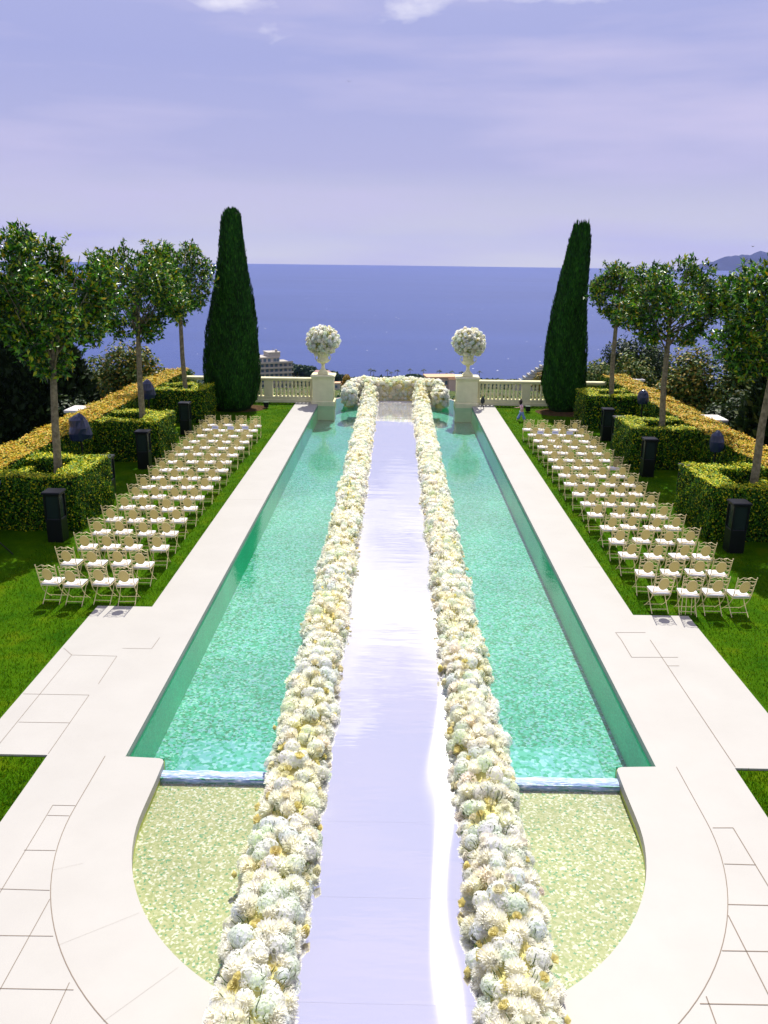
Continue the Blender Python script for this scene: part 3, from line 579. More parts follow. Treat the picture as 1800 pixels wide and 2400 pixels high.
# ------------------------------------------------------------------ chairs
def bez(P, n=7):
    P = np.array(P, float); t = np.linspace(0, 1, n)[:, None]
    if len(P) == 3: return (1-t)**2*P[0]+2*t*(1-t)*P[1]+t*t*P[2]
    return (1-t)**3*P[0]+3*t*(1-t)**2*P[1]+3*t*t*(1-t)*P[2]+t**3*P[3]
def backp(x, z): return np.array([x, -.185-(z-.46)*.26, z])   # point on the raked back plane
RT = .0095
def chair_parts():
    parts = []
    for s in (-1, 1):
        b = B(); b.add(*tube(np.r_[[backp(s*.222, .985), backp(s*.216, .72), [s*.208, -.185, .46]], bez([(s*.207, -.17, .42), (s*.205, -.06, .22), (s*.20, .27, 0)], 5)], RT, 5)); b.add(*lathe([(.004, -.02), (.016, -.008), (.014, .006), (.003, .022)], 6, backp(s*.222, .99))); parts.append(('side_frame', b.mesh('side_frame', M_iron)))
    for s in (-1, 1):
        b = B(); b.add(*tube([(s*.188, .20, .455), (s*.188, -.01, .22), (s*.190, -.24, 0)], RT, 5)); parts.append(('leg', b.mesh('leg', M_iron)))
    b = B(); b.add(*tube([(-.188, -.155, .085), (.188, -.155, .085)], .008, 5)); parts.append(('stretcher', b.mesh('stretcher', M_iron)))
    b = B(); b.add(*tube([(-.2, .18, .065), (.2, .18, .065)], .008, 5)); parts.append(('stretcher', b.mesh('stretcher', M_iron)))
    b = B()
    for a, c_ in (((-.20, -.19), (.20, -.19)), ((-.20, .205), (.20, .205)), ((-.20, -.19), (-.20, .205)), ((.20, -.19), (.20, .205))): b.add(*tube([(*a, .45), (*c_, .45)], .009, 5))
    parts.append(('seat_frame', b.mesh('seat_frame', M_iron)))
    b = B()
    for s in (-1, 1):
        b.add(*tube([backp(x, z) for x, _, z in bez([(s*.216, 0, .945), (s*.13, 0, .93), (s*.12, 0, 1.05), (s*.005, 0, .975)], 8)], .0085, 5))
        b.add(*tube([backp(x, z) for x, _, z in bez([(s*.005, 0, .975), (s*.04, 0, .93), (s*.08, 0, .95), (s*.06, 0, .975)], 5)], .006, 4))
        for zc in (.84, .72, .60):
            b.add(*tube([backp(s*(.16+.042*math.cos(a)), zc+.042*math.sin(a)) for a in np.linspace(-2.4, 2.4, 8)], .006, 4))
            b.add(*tube([backp(s*.213, zc-.058), backp(s*.16, zc-.052), backp(s*.115, zc-.045)], .006, 4))
        b.add(*tube([backp(s*.214, .895), backp(s*.15, .90), backp(s*.06, .905)], .006, 4))
    b.add(*tube([backp(x, z) for x, _, z in bez([(-.21, 0, .50), (0, 0, .605), (.21, 0, .50)], 8)], .0075, 5))
    parts.append(('scrollwork', b.mesh('scrollwork', M_iron)))
    b = B(); n = 22; C0 = .745; ring = [backp(.118*math.cos(a), C0+.155*math.sin(a)) for a in np.arange(n)*2*math.pi/n]
    V = np.array(ring); off = np.array([0, .006, .0015]); b.add(np.r_[V+off, V-off], [np.array([list(range(n)), list(range(2*n-1, n-1, -1))]), np.array([[i, (i+1) % n, n+(i+1) % n, n+i] for i in range(n)])]); parts.append(('cane_panel', b.mesh('cane_panel', M_cane)))
    b = B(); b.add(*tube(ring+[ring[0], ring[1]], .008, 5, False)); parts.append(('panel_rim', b.mesh('panel_rim', M_iron)))
    b = B(); xs_ = np.linspace(-.205, .205, 7); ysx = np.linspace(-.20, .215, 7); V = []
    for zz, top in ((.462, 0), (.525, 1)):
        for y in ysx:
            for x in xs_:
                ex = 1-abs(x)/.205; ey = 1-abs(y-.0075)/.2075; rnd = min(1, ex*5)*min(1, ey*5)
                V.append([x*(1 if not top else .985), y, zz-(.022*(1-rnd) if top else -.012*(1-rnd))+(.006*math.sin(x*13)*math.cos(y*11) if top else 0)])
    G = lambda k, i, j: k*49+i*7+j
    Fq = [[G(1, i, j), G(1, i, j+1), G(1, i+1, j+1), G(1, i+1, j)] for i in range(6) for j in range(6)]+[[G(0, i, j), G(0, i+1, j), G(0, i+1, j+1), G(0, i, j+1)] for i in range(6) for j in range(6)]
    for j in range(6): Fq += [[G(0, 0, j), G(0, 0, j+1), G(1, 0, j+1), G(1, 0, j)], [G(0, 6, j+1), G(0, 6, j), G(1, 6, j), G(1, 6, j+1)], [G(0, j+1, 0), G(0, j, 0), G(1, j, 0), G(1, j+1, 0)], [G(0, j, 6), G(0, j+1, 6), G(1, j+1, 6), G(1, j, 6)]]
    b.add(np.array(V), np.array(Fq)); parts.append(('cushion', b.mesh('cushion', M_cush, True)))
    return parts
CH = chair_parts()
ORD = ['nearest', 'second', 'third', 'fourth', 'fifth', 'sixth', 'seventh', 'eighth', 'ninth', 'tenth', 'eleventh', 'twelfth', 'thirteenth', 'fourteenth', 'fifteenth', 'sixteenth', 'farthest']
SEAT = ['closest to the pool', 'second from the pool', 'third from the pool', 'outermost from the pool']
XN = {-1: [-6.06, -6.66, -7.27, -7.83], 1: [6.08, 6.74, 7.33, 7.88]}; XF = {-1: [-6.17, -6.83, -7.50, -8.20], 1: [5.98, 6.58, 7.26, 7.97]}
signs = []
for s in (-1, 1):
    for rw in range(17):
        for k in range(4):
            t = rw/16; x = XN[s][k]*(1-t)+XF[s][k]*t+rng.normal(0, .03); y = 17.70+1.172*rw+rng.normal(0, .04)
            side = 'left' if s < 0 else 'right'
            root = thing('folding_chair', (x, y, -.035), f'cream folding chair in the {ORD[rw]} row of the {side} block, {SEAT[k]}', 'chair', 'folding chairs on the lawn', rz=rng.normal(0, .06)+(-.02*s))
            for nm, me in CH: inst(nm, me, root)
            if rw == 14 and k < 3: signs.append((s, k, x, y))
M_sign = mat('sign_card', base=(.66, .70, .86), rough=.6); M_ink = mat('sign_ink', base=(.14, .15, .38), rough=.7)
SP = {0: 'pool side chair', 1: 'second chair from pool', 2: 'third chair from pool'}
for s, k, x, y in signs:
    root = thing('chair_sign', (x, y-.33, .955), f'pale card sign hung on the back of the {SP[k]}, {"left" if s < 0 else "right"} block', 'sign', 'pale signs hung on chair backs')
    root.rotation_euler.x = R_(-12)
    b = B(); b.add(*box(-.13, .13, -.006, .006, -.135, .0)); b.obj('card', M_sign, root)
    b = B(); b.add(*tube([(-.095+.0095*i, -.010, -.068+.014*math.sin(i*1.9)+.006*math.sin(i*.7)) for i in range(21)], .006, 4)); b.obj('lettering', M_ink, root)
# a slender stand among the near right chairs
root = thing('plant_stand', (6.76, 17.55, -.035), 'slender four legged cream stand behind a chair of the nearest right row', 'stand')
for dx in (-.16, -.06, .07, .16):
    b = B(); b.add(*tube([(dx*.9, .02, .50), (dx, -.06, 0)], .009, 5)); b.obj('leg', M_iron, root)
b = B(); b.add(*tube([(-.15, .02, .49), (.15, .02, .49)], .009, 5)); b.obj('crossbar', M_iron, root)

# ------------------------------------------------------------------ foliage builders
LEAF = np.array([[0, 0, 0], [.22, .35, .05], [.20, .7, .03], [0, 1, -.05], [-.20, .7, .03], [-.22, .35, .05], [0, .5, -.02]]); LEAFF = np.array([[0, 1, 2, 6], [6, 2, 3, 3], [0, 6, 4, 5], [6, 3, 4, 4]])
LEAF = np.array([[0, 0, 0], [.21, .42, .06], [0, 1, -.06], [-.21, .42, .06], [0, .45, -.03]]); LEAFF = np.array([[0, 1, 4], [1, 2, 4], [4, 2, 3], [0, 4, 3]])
LEAFQ = np.array([[0, 0, 0], [.33, .45, .06], [0, 1, 0], [-.33, .45, .06]]); LEAFQF = np.array([[0, 1, 2, 3]])
def palette(n, cols, p, jit=.18):
    c = np.array(cols)[rng.choice(len(cols), n, p=np.array(p)/sum(p))]; return np.clip(c*rng.uniform(1-jit, 1+jit, (n, 1)), 0, 1)
MAG_C = [(.008, .042, .004), (.03, .14, .006), (.12, .33, .010), (.36, .42, .012), (.48, .34, .010)]; MAG_P = [.30, .30, .23, .14, .03]
def magnolia(loc, top, h0, h1, rx, seed, label, lean=0.0, n=1500, flat=.0):
    """standard tree: bare trunk, open crown of big glossy leaves in rosettes"""
    g = np.random.default_rng(seed); root = thing('standard_tree', (loc[0], loc[1], 0), label, 'tree', 'standard trees in the hedge blocks')
    dx = top[0]-loc[0]; cz = (h0+h1)/2; hz = (h1-h0)/2
    b = B(); b.add(*tube([(0, 0, -.1), (dx*.3+.03, 0, 1.6), (dx*.62-.02, .02, 3.0), (dx*.9, 0, h0+.1), (dx, 0, h0+.9), (dx*1.05, 0, h0+2.0)], [.14, .12, .105, .09, .065, .03], 10)); trunk = b.obj('trunk', M_bark, root, True)
    b = B(); tips = []
    for k in range(16):
        a = k*2.4+g.uniform(-.3, .3); e = g.uniform(.15, 1.2); st = np.array([dx*.95, 0, h0+g.uniform(-.1, 1.2)]); en = np.array([dx+rx*.8*math.cos(a)*math.cos(e*.8), rx*.8*math.sin(a)*math.cos(e*.8), cz+hz*.85*math.sin(e*1.3-.35)])
        md = (st+en)/2+np.array([math.cos(a)*.12, math.sin(a)*.12, -.1]); b.add(*tube(bez([st, md, en], 6), np.linspace(.035, .010, 6), 5))
        for q in range(5):
            t = g.uniform(.35, 1); p = st*(1-t)**2+2*md*t*(1-t)+en*t*t; dv = unit(g.normal(0, 1, 3)+np.array([math.cos(a), math.sin(a), .5])); e2 = p+dv*g.uniform(.35, .75); b.add(*tube([p, (p+e2)/2+g.normal(0, .04, 3), e2], [.010, .008, .005], 4)); tips.append(e2); tips.append((p+e2)/2)
    b.obj('limbs', M_bark, root, True)
    cl = []
    while len(cl) < n:
        p = g.uniform(-1, 1, 3); q = np.linalg.norm(p)
        if q > 1 or (q < .55 and g.random() < .75): continue
        # bumpy outline: lobes and hollows
        lob = .83+.17*math.sin(4*math.atan2(p[1], p[0])+seed)*math.cos(3*p[2]+seed)+.12*math.sin(7*p[0]+5*p[2]+seed*2)
        if q > lob: continue
        if math.sin(p[0]*5.1+seed)+math.sin(p[1]*4.7+seed*1.7)+math.sin(p[2]*5.3+seed*.6) < -1.15: continue
        zz = p[2]; wid = 1.0 if zz > -.3 else 1-.35*(-.3-zz)/.7
        cl.append([dx+p[0]*rx*wid*1.12, p[1]*rx*wid*1.12, cz+zz*hz*1.06])
    cl = np.array(cl+[t for t in tips]); m = len(cl); c0 = np.array([dx, 0, cz]); out = unit(cl-c0+np.array([0, 0, .5]))
    k = 8; pos = np.repeat(cl, k, 0)+g.normal(0, .03, (m*k, 3)); o = np.repeat(unit(out+g.normal(0, .35, (m, 3))), k, 0)
    dirv = unit(g.normal(0, 1, (m*k, 3))+o*.75+np.array([0, 0, .1])); nrm = unit(o+np.array([0, 0, .8])+g.normal(0, .35, (m*k, 3))); nrm = unit(nrm-dirv*(nrm*dirv).sum(1)[:, None]); xx = np.cross(dirv, nrm)
    mats = np.stack([xx, dirv, nrm], -1); b = B(); scatter(b, LEAF, LEAFF, pos, mats, g.uniform(.13, .215, m*k), palette(m*k, MAG_C, MAG_P)); b.obj('crown', M_leaf, root)
magnolia((-10.32, 24.3), (-10.02, 0), 4.25, 8.45, 1.78, 3, 'standard tree in the nearest left hedge block, tallest crown at left', n=2000)
magnolia((-10.16, 32.6), (-10.0, 0), 4.4, 8.35, 1.88, 11, 'standard tree in the middle left hedge block, second of the left row')
magnolia((-10.30, 40.4), (-10.32, 0), 4.65, 8.4, 1.62, 19, 'farthest of the left trees, thin trunk standing beside the left cypress', n=1000)
magnolia((10.80, 24.3), (10.92, 0), 4.25, 8.1, 1.85, 5, 'standard tree in the nearest right hedge block, cut by the right edge', n=1900)
magnolia((10.62, 32.6), (10.48, 0), 4.4, 7.85, 2.0, 23, 'standard tree in the middle right hedge block, wide flat crown')
magnolia((10.52, 40.4), (10.45, 0), 4.75, 7.7, 1.45, 31, 'farthest of the right trees, smallest crown beside the right cypress', n=950)

# hedges
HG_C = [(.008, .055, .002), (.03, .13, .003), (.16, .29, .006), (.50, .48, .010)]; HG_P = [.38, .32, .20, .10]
HT_C = [(.03, .14, .003), (.20, .36, .006), (.55, .56, .010), (.78, .66, .015)]; HT_P = [.20, .27, .31, .22]  # block tops: yellow new growth, also brightened in colour to read as sunlit
LG_C = [(.12, .22, .010), (.50, .42, .015), (.66, .42, .02), (.60, .27, .03)]; LG_P = [.16, .34, .36, .14]
def face_leaves(b, o, u, v, nrm, dens, size, cols, p, jit=.03):
    """leaves over a rectangle o + a*u + b*v"""
    o, u, v, nrm = map(lambda q: np.array(q, float), (o, u, v, nrm)); A = np.linalg.norm(u)*np.linalg.norm(v); n = int(A*dens*1.45); a = rng.random((n, 2))
    pos = o+a[:, :1]*u+a[:, 1:]*v
    wv = .035*np.sin(pos@np.array([3.1, 2.3, 4.4]))+.02*np.sin(pos@np.array([7.7, 6.1, 8.8]))
    pos = pos+nrm*(wv+rng.normal(0, jit, n))[:, None]
    nr = unit(nrm*1.0+rng.normal(0, .38, (n, 3))+np.array([0, 0, .05])); scatter(b, LEAFQ-np.array([0, .5, 0]), LEAFQF, pos, frames(nr), rng.uniform(size*.75, size*1.25, n), palette(n, cols, p))
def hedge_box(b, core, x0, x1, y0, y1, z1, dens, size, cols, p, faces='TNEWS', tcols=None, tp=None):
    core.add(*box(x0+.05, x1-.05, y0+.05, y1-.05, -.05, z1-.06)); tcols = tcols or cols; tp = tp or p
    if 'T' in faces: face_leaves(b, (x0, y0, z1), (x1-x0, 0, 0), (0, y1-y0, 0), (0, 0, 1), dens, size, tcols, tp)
    if 'S' in faces: face_leaves(b, (x0, y0, 0), (x1-x0, 0, 0), (0, 0, z1), (0, -1, 0), dens, size, cols, p)
    if 'N' in faces: face_leaves(b, (x0, y1, 0), (x1-x0, 0, 0), (0, 0, z1), (0, 1, 0), dens*.5, size, cols, p)
    if 'W' in faces: face_leaves(b, (x0, y0, 0), (0, y1-y0, 0), (0, 0, z1), (-1, 0, 0), dens, size, cols, p)
    if 'E' in faces: face_leaves(b, (x1, y0, 0), (0, y1-y0, 0), (0, 0, z1), (1, 0, 0), dens, size, cols, p)
def hedge_block(s, y0, y1, z1, label, size, dens, xi=9.1):
    root = thing('hedge_block', (s*xi, y0, -.03), label, 'hedge', 'clipped hedge blocks around the trees'); b = B(); c = B(); X = lambda a, c_: (min(s*a, s*c_)-s*xi, max(s*a, s*c_)-s*xi)
    w_ = .80; dy = y1-y0; xo = 11.55
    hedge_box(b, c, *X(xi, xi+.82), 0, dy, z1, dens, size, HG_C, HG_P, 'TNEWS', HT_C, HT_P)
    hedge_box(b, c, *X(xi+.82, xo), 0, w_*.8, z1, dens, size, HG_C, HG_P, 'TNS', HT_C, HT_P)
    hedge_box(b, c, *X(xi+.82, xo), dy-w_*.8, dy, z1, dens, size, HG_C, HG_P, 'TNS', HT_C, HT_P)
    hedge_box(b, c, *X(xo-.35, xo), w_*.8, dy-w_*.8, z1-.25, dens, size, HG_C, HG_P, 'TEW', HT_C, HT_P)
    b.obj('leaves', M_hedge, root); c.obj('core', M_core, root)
for s, side in ((-1, 'left'), (1, 'right')):
    hedge_block(s, 22.75, 25.75, 1.58, f'clipped green hedge block around the nearest {side} tree trunk', .062, 900)
    hedge_block(s, 31.3, 33.9, 1.58, f'clipped green hedge block around the middle {side} tree trunk', .068, 650)
    hedge_block(s, 39.3, 41.7, 1.58, f'clipped green hedge block around the farthest {side} tree trunk', .075, 480)
    root = thing('long_hedge', (s*12.25, 17, -.03), f'long hedge topped with orange new growth along the {side} side of the lawn', 'hedge', 'long orange topped hedges'); b = B(); c = B()
    X = lambda a, c_: (min(s*a, s*c_)-s*12.25, max(s*a, s*c_)-s*12.25)
    for (ya, yb, dn, sz) in ((17, 27, 620, .07), (27, 37, 430, .08), (37, 47, 320, .09)):
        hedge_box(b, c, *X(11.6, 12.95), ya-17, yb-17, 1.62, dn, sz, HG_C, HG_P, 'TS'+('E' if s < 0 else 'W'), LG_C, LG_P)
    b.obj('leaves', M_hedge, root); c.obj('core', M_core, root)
# clumps of darker shaded greenery behind the lanterns, gap planting between block and long hedge
# cypresses
CY_C = [(.008, .045, .004), (.014, .075, .006), (.03, .115, .008)]; CY_P = [.4, .4, .2]
def cypress(loc, prof, label, n, ragged=False, seed=1):
    g = np.random.default_rng(seed); root = thing('cypress', (loc[0], loc[1], 0), label, 'tree', 'tall clipped cypresses'); prof = sorted(prof)
    zs = np.array([p[0] for p in prof]); cx = np.array([p[1] for p in prof])-loc[0]; rs = np.array([p[2] for p in prof])
    zz = np.linspace(.0, zs[-1], 40); V = []; nseg = 28
    for z in zz:
        rr = np.interp(z, zs, rs)*.90; c_ = np.interp(z, zs, cx); a = np.arange(nseg)*2*math.pi/nseg; q = rr*(1+.05*np.sin(a*5+z*1.1)+.03*np.sin(a*11-z*2.3)); V.append(np.c_[c_+q*np.cos(a), q*np.sin(a), np.full(nseg, z)])
    F = np.array([[k*nseg+i, k*nseg+(i+1) % nseg, k*nseg+nseg+(i+1) % nseg, k*nseg+nseg+i] for k in range(39) for i in range(nseg)])
    b = B(); b.add(np.concatenate(V), [F, np.array([list(range(39*nseg, 40*nseg))])], (.010, .030, .007)); b.obj('core', M_cyp, root, True)
    wts = rs+.15; u = g.random(n); zc = np.interp(u, np.cumsum(np.r_[0, (wts[1:]+wts[:-1])*np.diff(zs)/2])/np.sum((wts[1:]+wts[:-1])*np.diff(zs)/2), zs)
    a = g.uniform(0, 2*math.pi, n); rr = np.interp(zc, zs, rs)*(1+.05*np.sin(a*5+zc*1.1)+.03*np.sin(a*11-zc*2.3))*g.uniform(.90, .98, n); c_ = np.interp(zc, zs, cx)
    pos = np.c_[c_+rr*np.cos(a), rr*np.sin(a), zc]; o = np.c_[np.cos(a), np.sin(a), np.zeros(n)]
    dirv = unit(np.array([0, 0, 1.])+o*.08+g.normal(0, .12, (n, 3))); nrm = unit(o+g.normal(0, .4, (n, 3))); nrm = unit(nrm-dirv*(nrm*dirv).sum(1)[:, None]); mats = np.stack([np.cross(dirv, nrm), dirv, nrm], -1)
    b = B(); sp = np.array([[-.16, 0, 0], [.16, 0, 0], [.10, .6, .03], [0, 1, .05], [-.10, .6, .03]]); sf = np.array([[0, 1, 2, 3, 4]])
    scatter(b, sp, sf, pos, mats, g.uniform(.12, .22, n), palette(n, CY_C, CY_P, .3)*(.75+.5*(np.sin(a*7+zc*2.2)*np.sin(zc*3.1+a*3)*.5+.5))[:, None])
    m = 260 if ragged else 90; a = g.uniform(0, 2*math.pi, m); q = np.sqrt(g.random(m))*rs[-1]*.95; pos = np.c_[cx[-1]+q*np.cos(a), q*np.sin(a), zs[-1]-.12+g.uniform(-.25, .0, m)]
    dirv = unit(np.array([0, 0, 1.])+g.normal(0, .10 if ragged else .35, (m, 3))); nrm = unit(g.normal(0, 1, (m, 3))); nrm = unit(nrm-dirv*(nrm*dirv).sum(1)[:, None]); scatter(b, sp*np.array([.6, 1, 1]), sf, pos, np.stack([np.cross(dirv, nrm), dirv, nrm], -1), g.uniform(.25, .62, m) if ragged else g.uniform(.2, .34, m), palette(m, CY_C, CY_P))
    b.obj('foliage', M_cyp, root)
    b = B(); b.add(*tube([(cx[0], 0, -.1), (cx[0], 0, .5)], [.22, .18], 10)); b.obj('trunk', M_bark, root)
cypress((-8.5, 43.3), [(9.88, -8.22, .16), (9.75, -8.22, .34), (9.53, -8.23, .48), (8.44, -8.26, .60), (7.56, -8.28, .7), (6.66, -8.32, .84), (5.53, -8.35, 1.07), (4.37, -8.38, 1.27), (2.97, -8.46, 1.42), (1.29, -8.55, 1.47), (.5, -8.56, 1.30), (.12, -8.57, .98)], 'tall dark clipped cypress with a rounded tip left of the pool end', 26000, seed=4)
cypress((9.05, 44.3), [(9.3, 9.30, .40), (9.0, 9.27, .46), (8.67, 9.24, .54), (7.77, 9.18, .63), (6.86, 9.09, .72), (5.7, 9.03, .84), (4.53, 8.98, .97), (3.1, 8.94, 1.1), (1.4, 8.94, 1.17), (.65, 8.99, 1.02), (.12, 9.01, .75)], 'tall dark cypress with a ragged flat top right of the pool end', 22000, True, seed=9)
b = B(); n = 26
for s, cx_ in ((-1, -8.6), (1, 9.3)):
    a = np.arange(n)*2*math.pi/n; V = np.c_[cx_+(1.9+.15*np.sin(a*3+s))*np.cos(a), 43.7+(1.25+.1*np.sin(a*4))*np.sin(a), np.full(n, -.028)]; b.add(np.r_[V, [[cx_, 43.7, .02]]], np.array([[i, (i+1) % n, n] for i in range(n)]))
tag(b.obj('soil', M_soil), kind='structure')

# lanterns
def lantern(x, y, label, first=[None]):
    root = thing('lantern', (x, y, -.035), label, 'lantern', 'black garden lanterns')
    if first[0] is None:
        P = []; b = B(); b.add(*bevbox(-.215, .215, -.215, .215, 0, .68, .012)); P.append(('base', b.mesh('base', M_black)))
        b = B()
        for i in (-1, 1):
            for j in (-1, 1): b.add(*box(i*.20-.022, i*.20+.022, j*.20-.022, j*.20+.022, .68, 1.38))
        b.add(*box(-.222, .222, -.222, .222, 1.34, 1.381)); P.append(('frame', b.mesh('frame', M_black)))
        b = B(); b.add(*box(-.185, .185, -.185, .185, .685, 1.338)); P.append(('glass', b.mesh('glass', M_lglass)))
        b = B(); b.add(*bevbox(-.26, .26, -.26, .26, 1.382, 1.455, .02)); P.append(('lid', b.mesh('lid', M_black))); first[0] = P
    for nm, me in first[0]: inst(nm, me, root)
for s, side in ((-1, 'left'), (1, 'right')):
    for y, t in ((21.95, 'in front of the nearest {} hedge block'), (26.15, 'just beyond the nearest {} hedge block'), (30.35, 'in front of the middle {} hedge block'), (34.75, 'just beyond the middle {} hedge block'), (36.75, 'in shade before the farthest {} hedge block')):
        if s < 0 and abs(y-34.75) < .1: continue
        lantern(s*9.42 if s < 0 else 9.50, y, 'tall square black lantern standing '+t.format(side))
# spotlights under plastic bags
def bag(x, y, zc, wd, ht, label, m, hz=None):
    root = thing('covered_spotlight', (x, y, -.03), label, 'spotlight', 'spotlights wrapped in plastic bags'); g = np.random.default_rng(int(abs(x*100+y)))
    n = 16; prof = [(.10, -.5), (.42, -.46), (.50, -.25), (.48, .0), (.40, .25), (.26, .40), (.10, .5), (.01, .51)]; V, F = lathe(prof, n, (0, 0, 0), False); V = V*np.array([wd, wd*.8, ht]); V += .045*np.sin(V@np.array([[11., 7, 5], [6, 13, 9], [8, 5, 12]]))*wd; V[:, 2] += zc
    b = B(); b.add(V, F); b.obj('plastic_cover', m, root)
    b = B(); b.add(*tube([(0, 0, 0), (0, 0, zc-ht*.3)], .035, 8)); b.obj('pole', M_black, root)
    for k in range(3):
        a = k*2.1+.4; b = B(); b.add(*tube([(0, 0, .45), (.35*math.cos(a), .35*math.sin(a), .0)], .018, 6)); b.obj('leg', M_black, root)
bag(-11.05, 28.5, 1.93, .80, .95, 'spotlight under a bulky navy plastic bag beyond the nearest left hedge block', M_bag)
bag(-10.95, 36.5, 2.05, .62, .90, 'spotlight under a pointed navy plastic bag beyond the middle left hedge block', M_bag)
bag(-10.50, 20.6, 2.12, .52, .50, 'spotlight under a bright blue plastic bag at the left picture edge', M_blueb)
bag(10.92, 36.5, 2.02, .50, .68, 'spotlight under a small navy plastic bag beyond the middle right hedge block', M_bag)
bag(11.25, 28.5, 1.75, .50, .80, 'spotlight under a navy plastic bag beyond the nearest right hedge block', M_bag)
for x, y, side in ((-6.86, 43.8, 'left'), (7.06, 43.7, 'right')):
    root = thing('garden_light', (x, y, -.03), f'small dark box light standing on the lawn near the {side} balustrade', 'garden light', 'small box lights on the lawn')
    b = B(); b.add(*bevbox(-.12, .12, -.12, .12, .06, .30, .02)); b.obj('housing', M_black, root); b = B(); b.add(*bevbox(-.14, .14, -.14, .14, .30, .335, .01)); b.obj('lid', mat('dark_green_lid', base=(.02, .06, .02)), root)
    b = B(); b.add(*tube([(0, 0, 0), (0, 0, .07)], .03, 8)); b.obj('spike', M_black, root)
# dark fixture on the right coping
root = thing('floor_spotlight', (4.72, 44.35, 0), 'small dark upright fixture on thin legs at the far end of the right coping', 'spotlight')
for a in (2.4, 5.2, .6):
    b = B(); b.add(*tube([(0, 0, .34), (.12*math.cos(a), .10*math.sin(a), 0)], .012, 6)); b.obj('leg', M_black, root)
b = B(); b.add(*lathe([(.05, .28), (.10, .33), (.11, .45), (.10, .56), (.05, .62), (.035, .68), (.01, .70)], 12)); b.obj('head', mat('dark_fixture', base=(.02, .03, .03), rough=.4), root, True)

# ------------------------------------------------------------------ the child on the lawn
def skin(name, verts, edges, radii, m, parent, sub=1):
    me = bpy.data.meshes.new(name); me.from_pydata(verts, edges, []); o = bpy.data.objects.new(name, me); COL.objects.link(o); o.parent = parent
    md = o.modifiers.new('skin', 'SKIN'); md.use_smooth_shade = True
    for i, rr in enumerate(radii): me.skin_vertices[0].data[i].radius = (rr, rr) if not isinstance(rr, tuple) else rr
    me.skin_vertices[0].data[0].use_root = True
    sb = o.modifiers.new('sub', 'SUBSURF'); sb.levels = sub; sb.render_levels = sub; me.materials.append(m); return o
M_skin = mat('skin', base=(.55, .34, .24), rough=.5); M_pink = mat('pink_top', base=(.80, .52, .68), rough=.85, noise=.15, nscale=20); M_jean = mat('blue_jeans', base=(.22, .33, .66), rough=.9, noise=.3, nscale=14); M_hair = mat('dark_hair', base=(.02, .014, .012), rough=.5)
pr = thing('person', (6.36, 41.15, -.035), 'small person in pink top and wide blue jeans striding across the right lawn', 'person')
# faces -x; stride along x
body = [(0, 0, .50), (0, 0, .60), (-.03, 0, .72), (-.05, 0, .80), (-.065, 0, .85), (-.10, 0, .905), (-.115, 0, .965), (-.11, 0, 1.01),
        (-.05, .09, .775), (-.13, .12, .66), (-.27, .10, .655), (-.34, .09, .66), (-.05, -.09, .775), (.03, -.13, .66), (-.07, -.14, .575), (-.12, -.13, .57),
        (-.03, .055, .46), (-.10, .06, .27), (-.19, .06, .06), (-.25, .06, .03), (.02, -.055, .46), (.06, -.06, .26), (.17, -.06, .07), (.11, -.06, .03)]
be = [(0, 1), (1, 2), (2, 3), (3, 4), (4, 5), (5, 6), (6, 7), (3, 8), (8, 9), (9, 10), (10, 11), (3, 12), (12, 13), (13, 14), (14, 15), (0, 16), (16, 17), (17, 18), (18, 19), (0, 20), (20, 21), (21, 22), (22, 23)]
br = [.075, .07, .075, .06, .032, .062, .072, .045, .032, .025, .019, .016, .032, .025, .019, .016, .06, .045, .03, .025, .06, .045, .03, .025]
bd = skin('body', body, be, br, M_skin, pr)
def fingers(base, dirv, name):
    for i, l in enumerate((.028, .032, .031, .026, .022)):
        o = np.array([0, (i-1.5)*.009 if i < 4 else -.02, 0]); p0 = np.array(base)+o; dv = np.array(dirv) if i < 4 else unit(np.array(dirv)+np.array([0, -.9, 0])); p1 = p0+dv*l*.6; p2 = p1+unit(dv+np.array([0, 0, -.4]))*l*.5
        b = B(); b.add(*tube([p0, p1, p2], [.005, .0045, .003], 6)); b.obj(name, M_skin, pr, True)
fingers((-.345, .09, .66), (-1, 0, .05), 'finger'); fingers((-.125, -.13, .57), (-1, 0, -.1), 'finger')
skin('top', [(0, 0, .53), (0, 0, .60), (-.03, 0, .72), (-.05, 0, .80), (-.06, 0, .835), (-.055, .085, .785), (-.10, .105, .715), (-.055, -.085, .785), (-.005, -.115, .715)], [(0, 1), (1, 2), (2, 3), (3, 4), (3, 5), (5, 6), (3, 7), (7, 8)], [.088, .086, .09, .07, .045, .05, .046, .05, .046], M_pink, pr)
skin('jeans', [(0, 0, .54), (-.02, .05, .45), (-.10, .06, .27), (-.19, .06, .07), (.01, -.05, .45), (.07, -.06, .26), (.16, -.06, .07)], [(0, 1), (1, 2), (2, 3), (0, 4), (4, 5), (5, 6)], [.092, .075, .068, .085, .075, .068, .088], M_jean, pr)
b = B(); V, F = lathe([(.01, .10), (.05, .093), (.078, .06), (.086, .015), (.08, -.03), (.07, -.10), (.03, -.15), (.01, -.155)], 14, (-.085, 0, .965), False); b.add(V, F); V, F = lathe([(.005, .045), (.035, .03), (.04, 0), (.025, -.03), (.005, -.035)], 10, (-.085, 0, 1.085), False); b.add(V, F); b.obj('hair', M_hair, pr, True)
b = B()
for q in (-1, 1): b.add(*lathe([(.002, -.008), (.008, 0), (.002, .008)], 6, (-.183, q*.026, .965)))
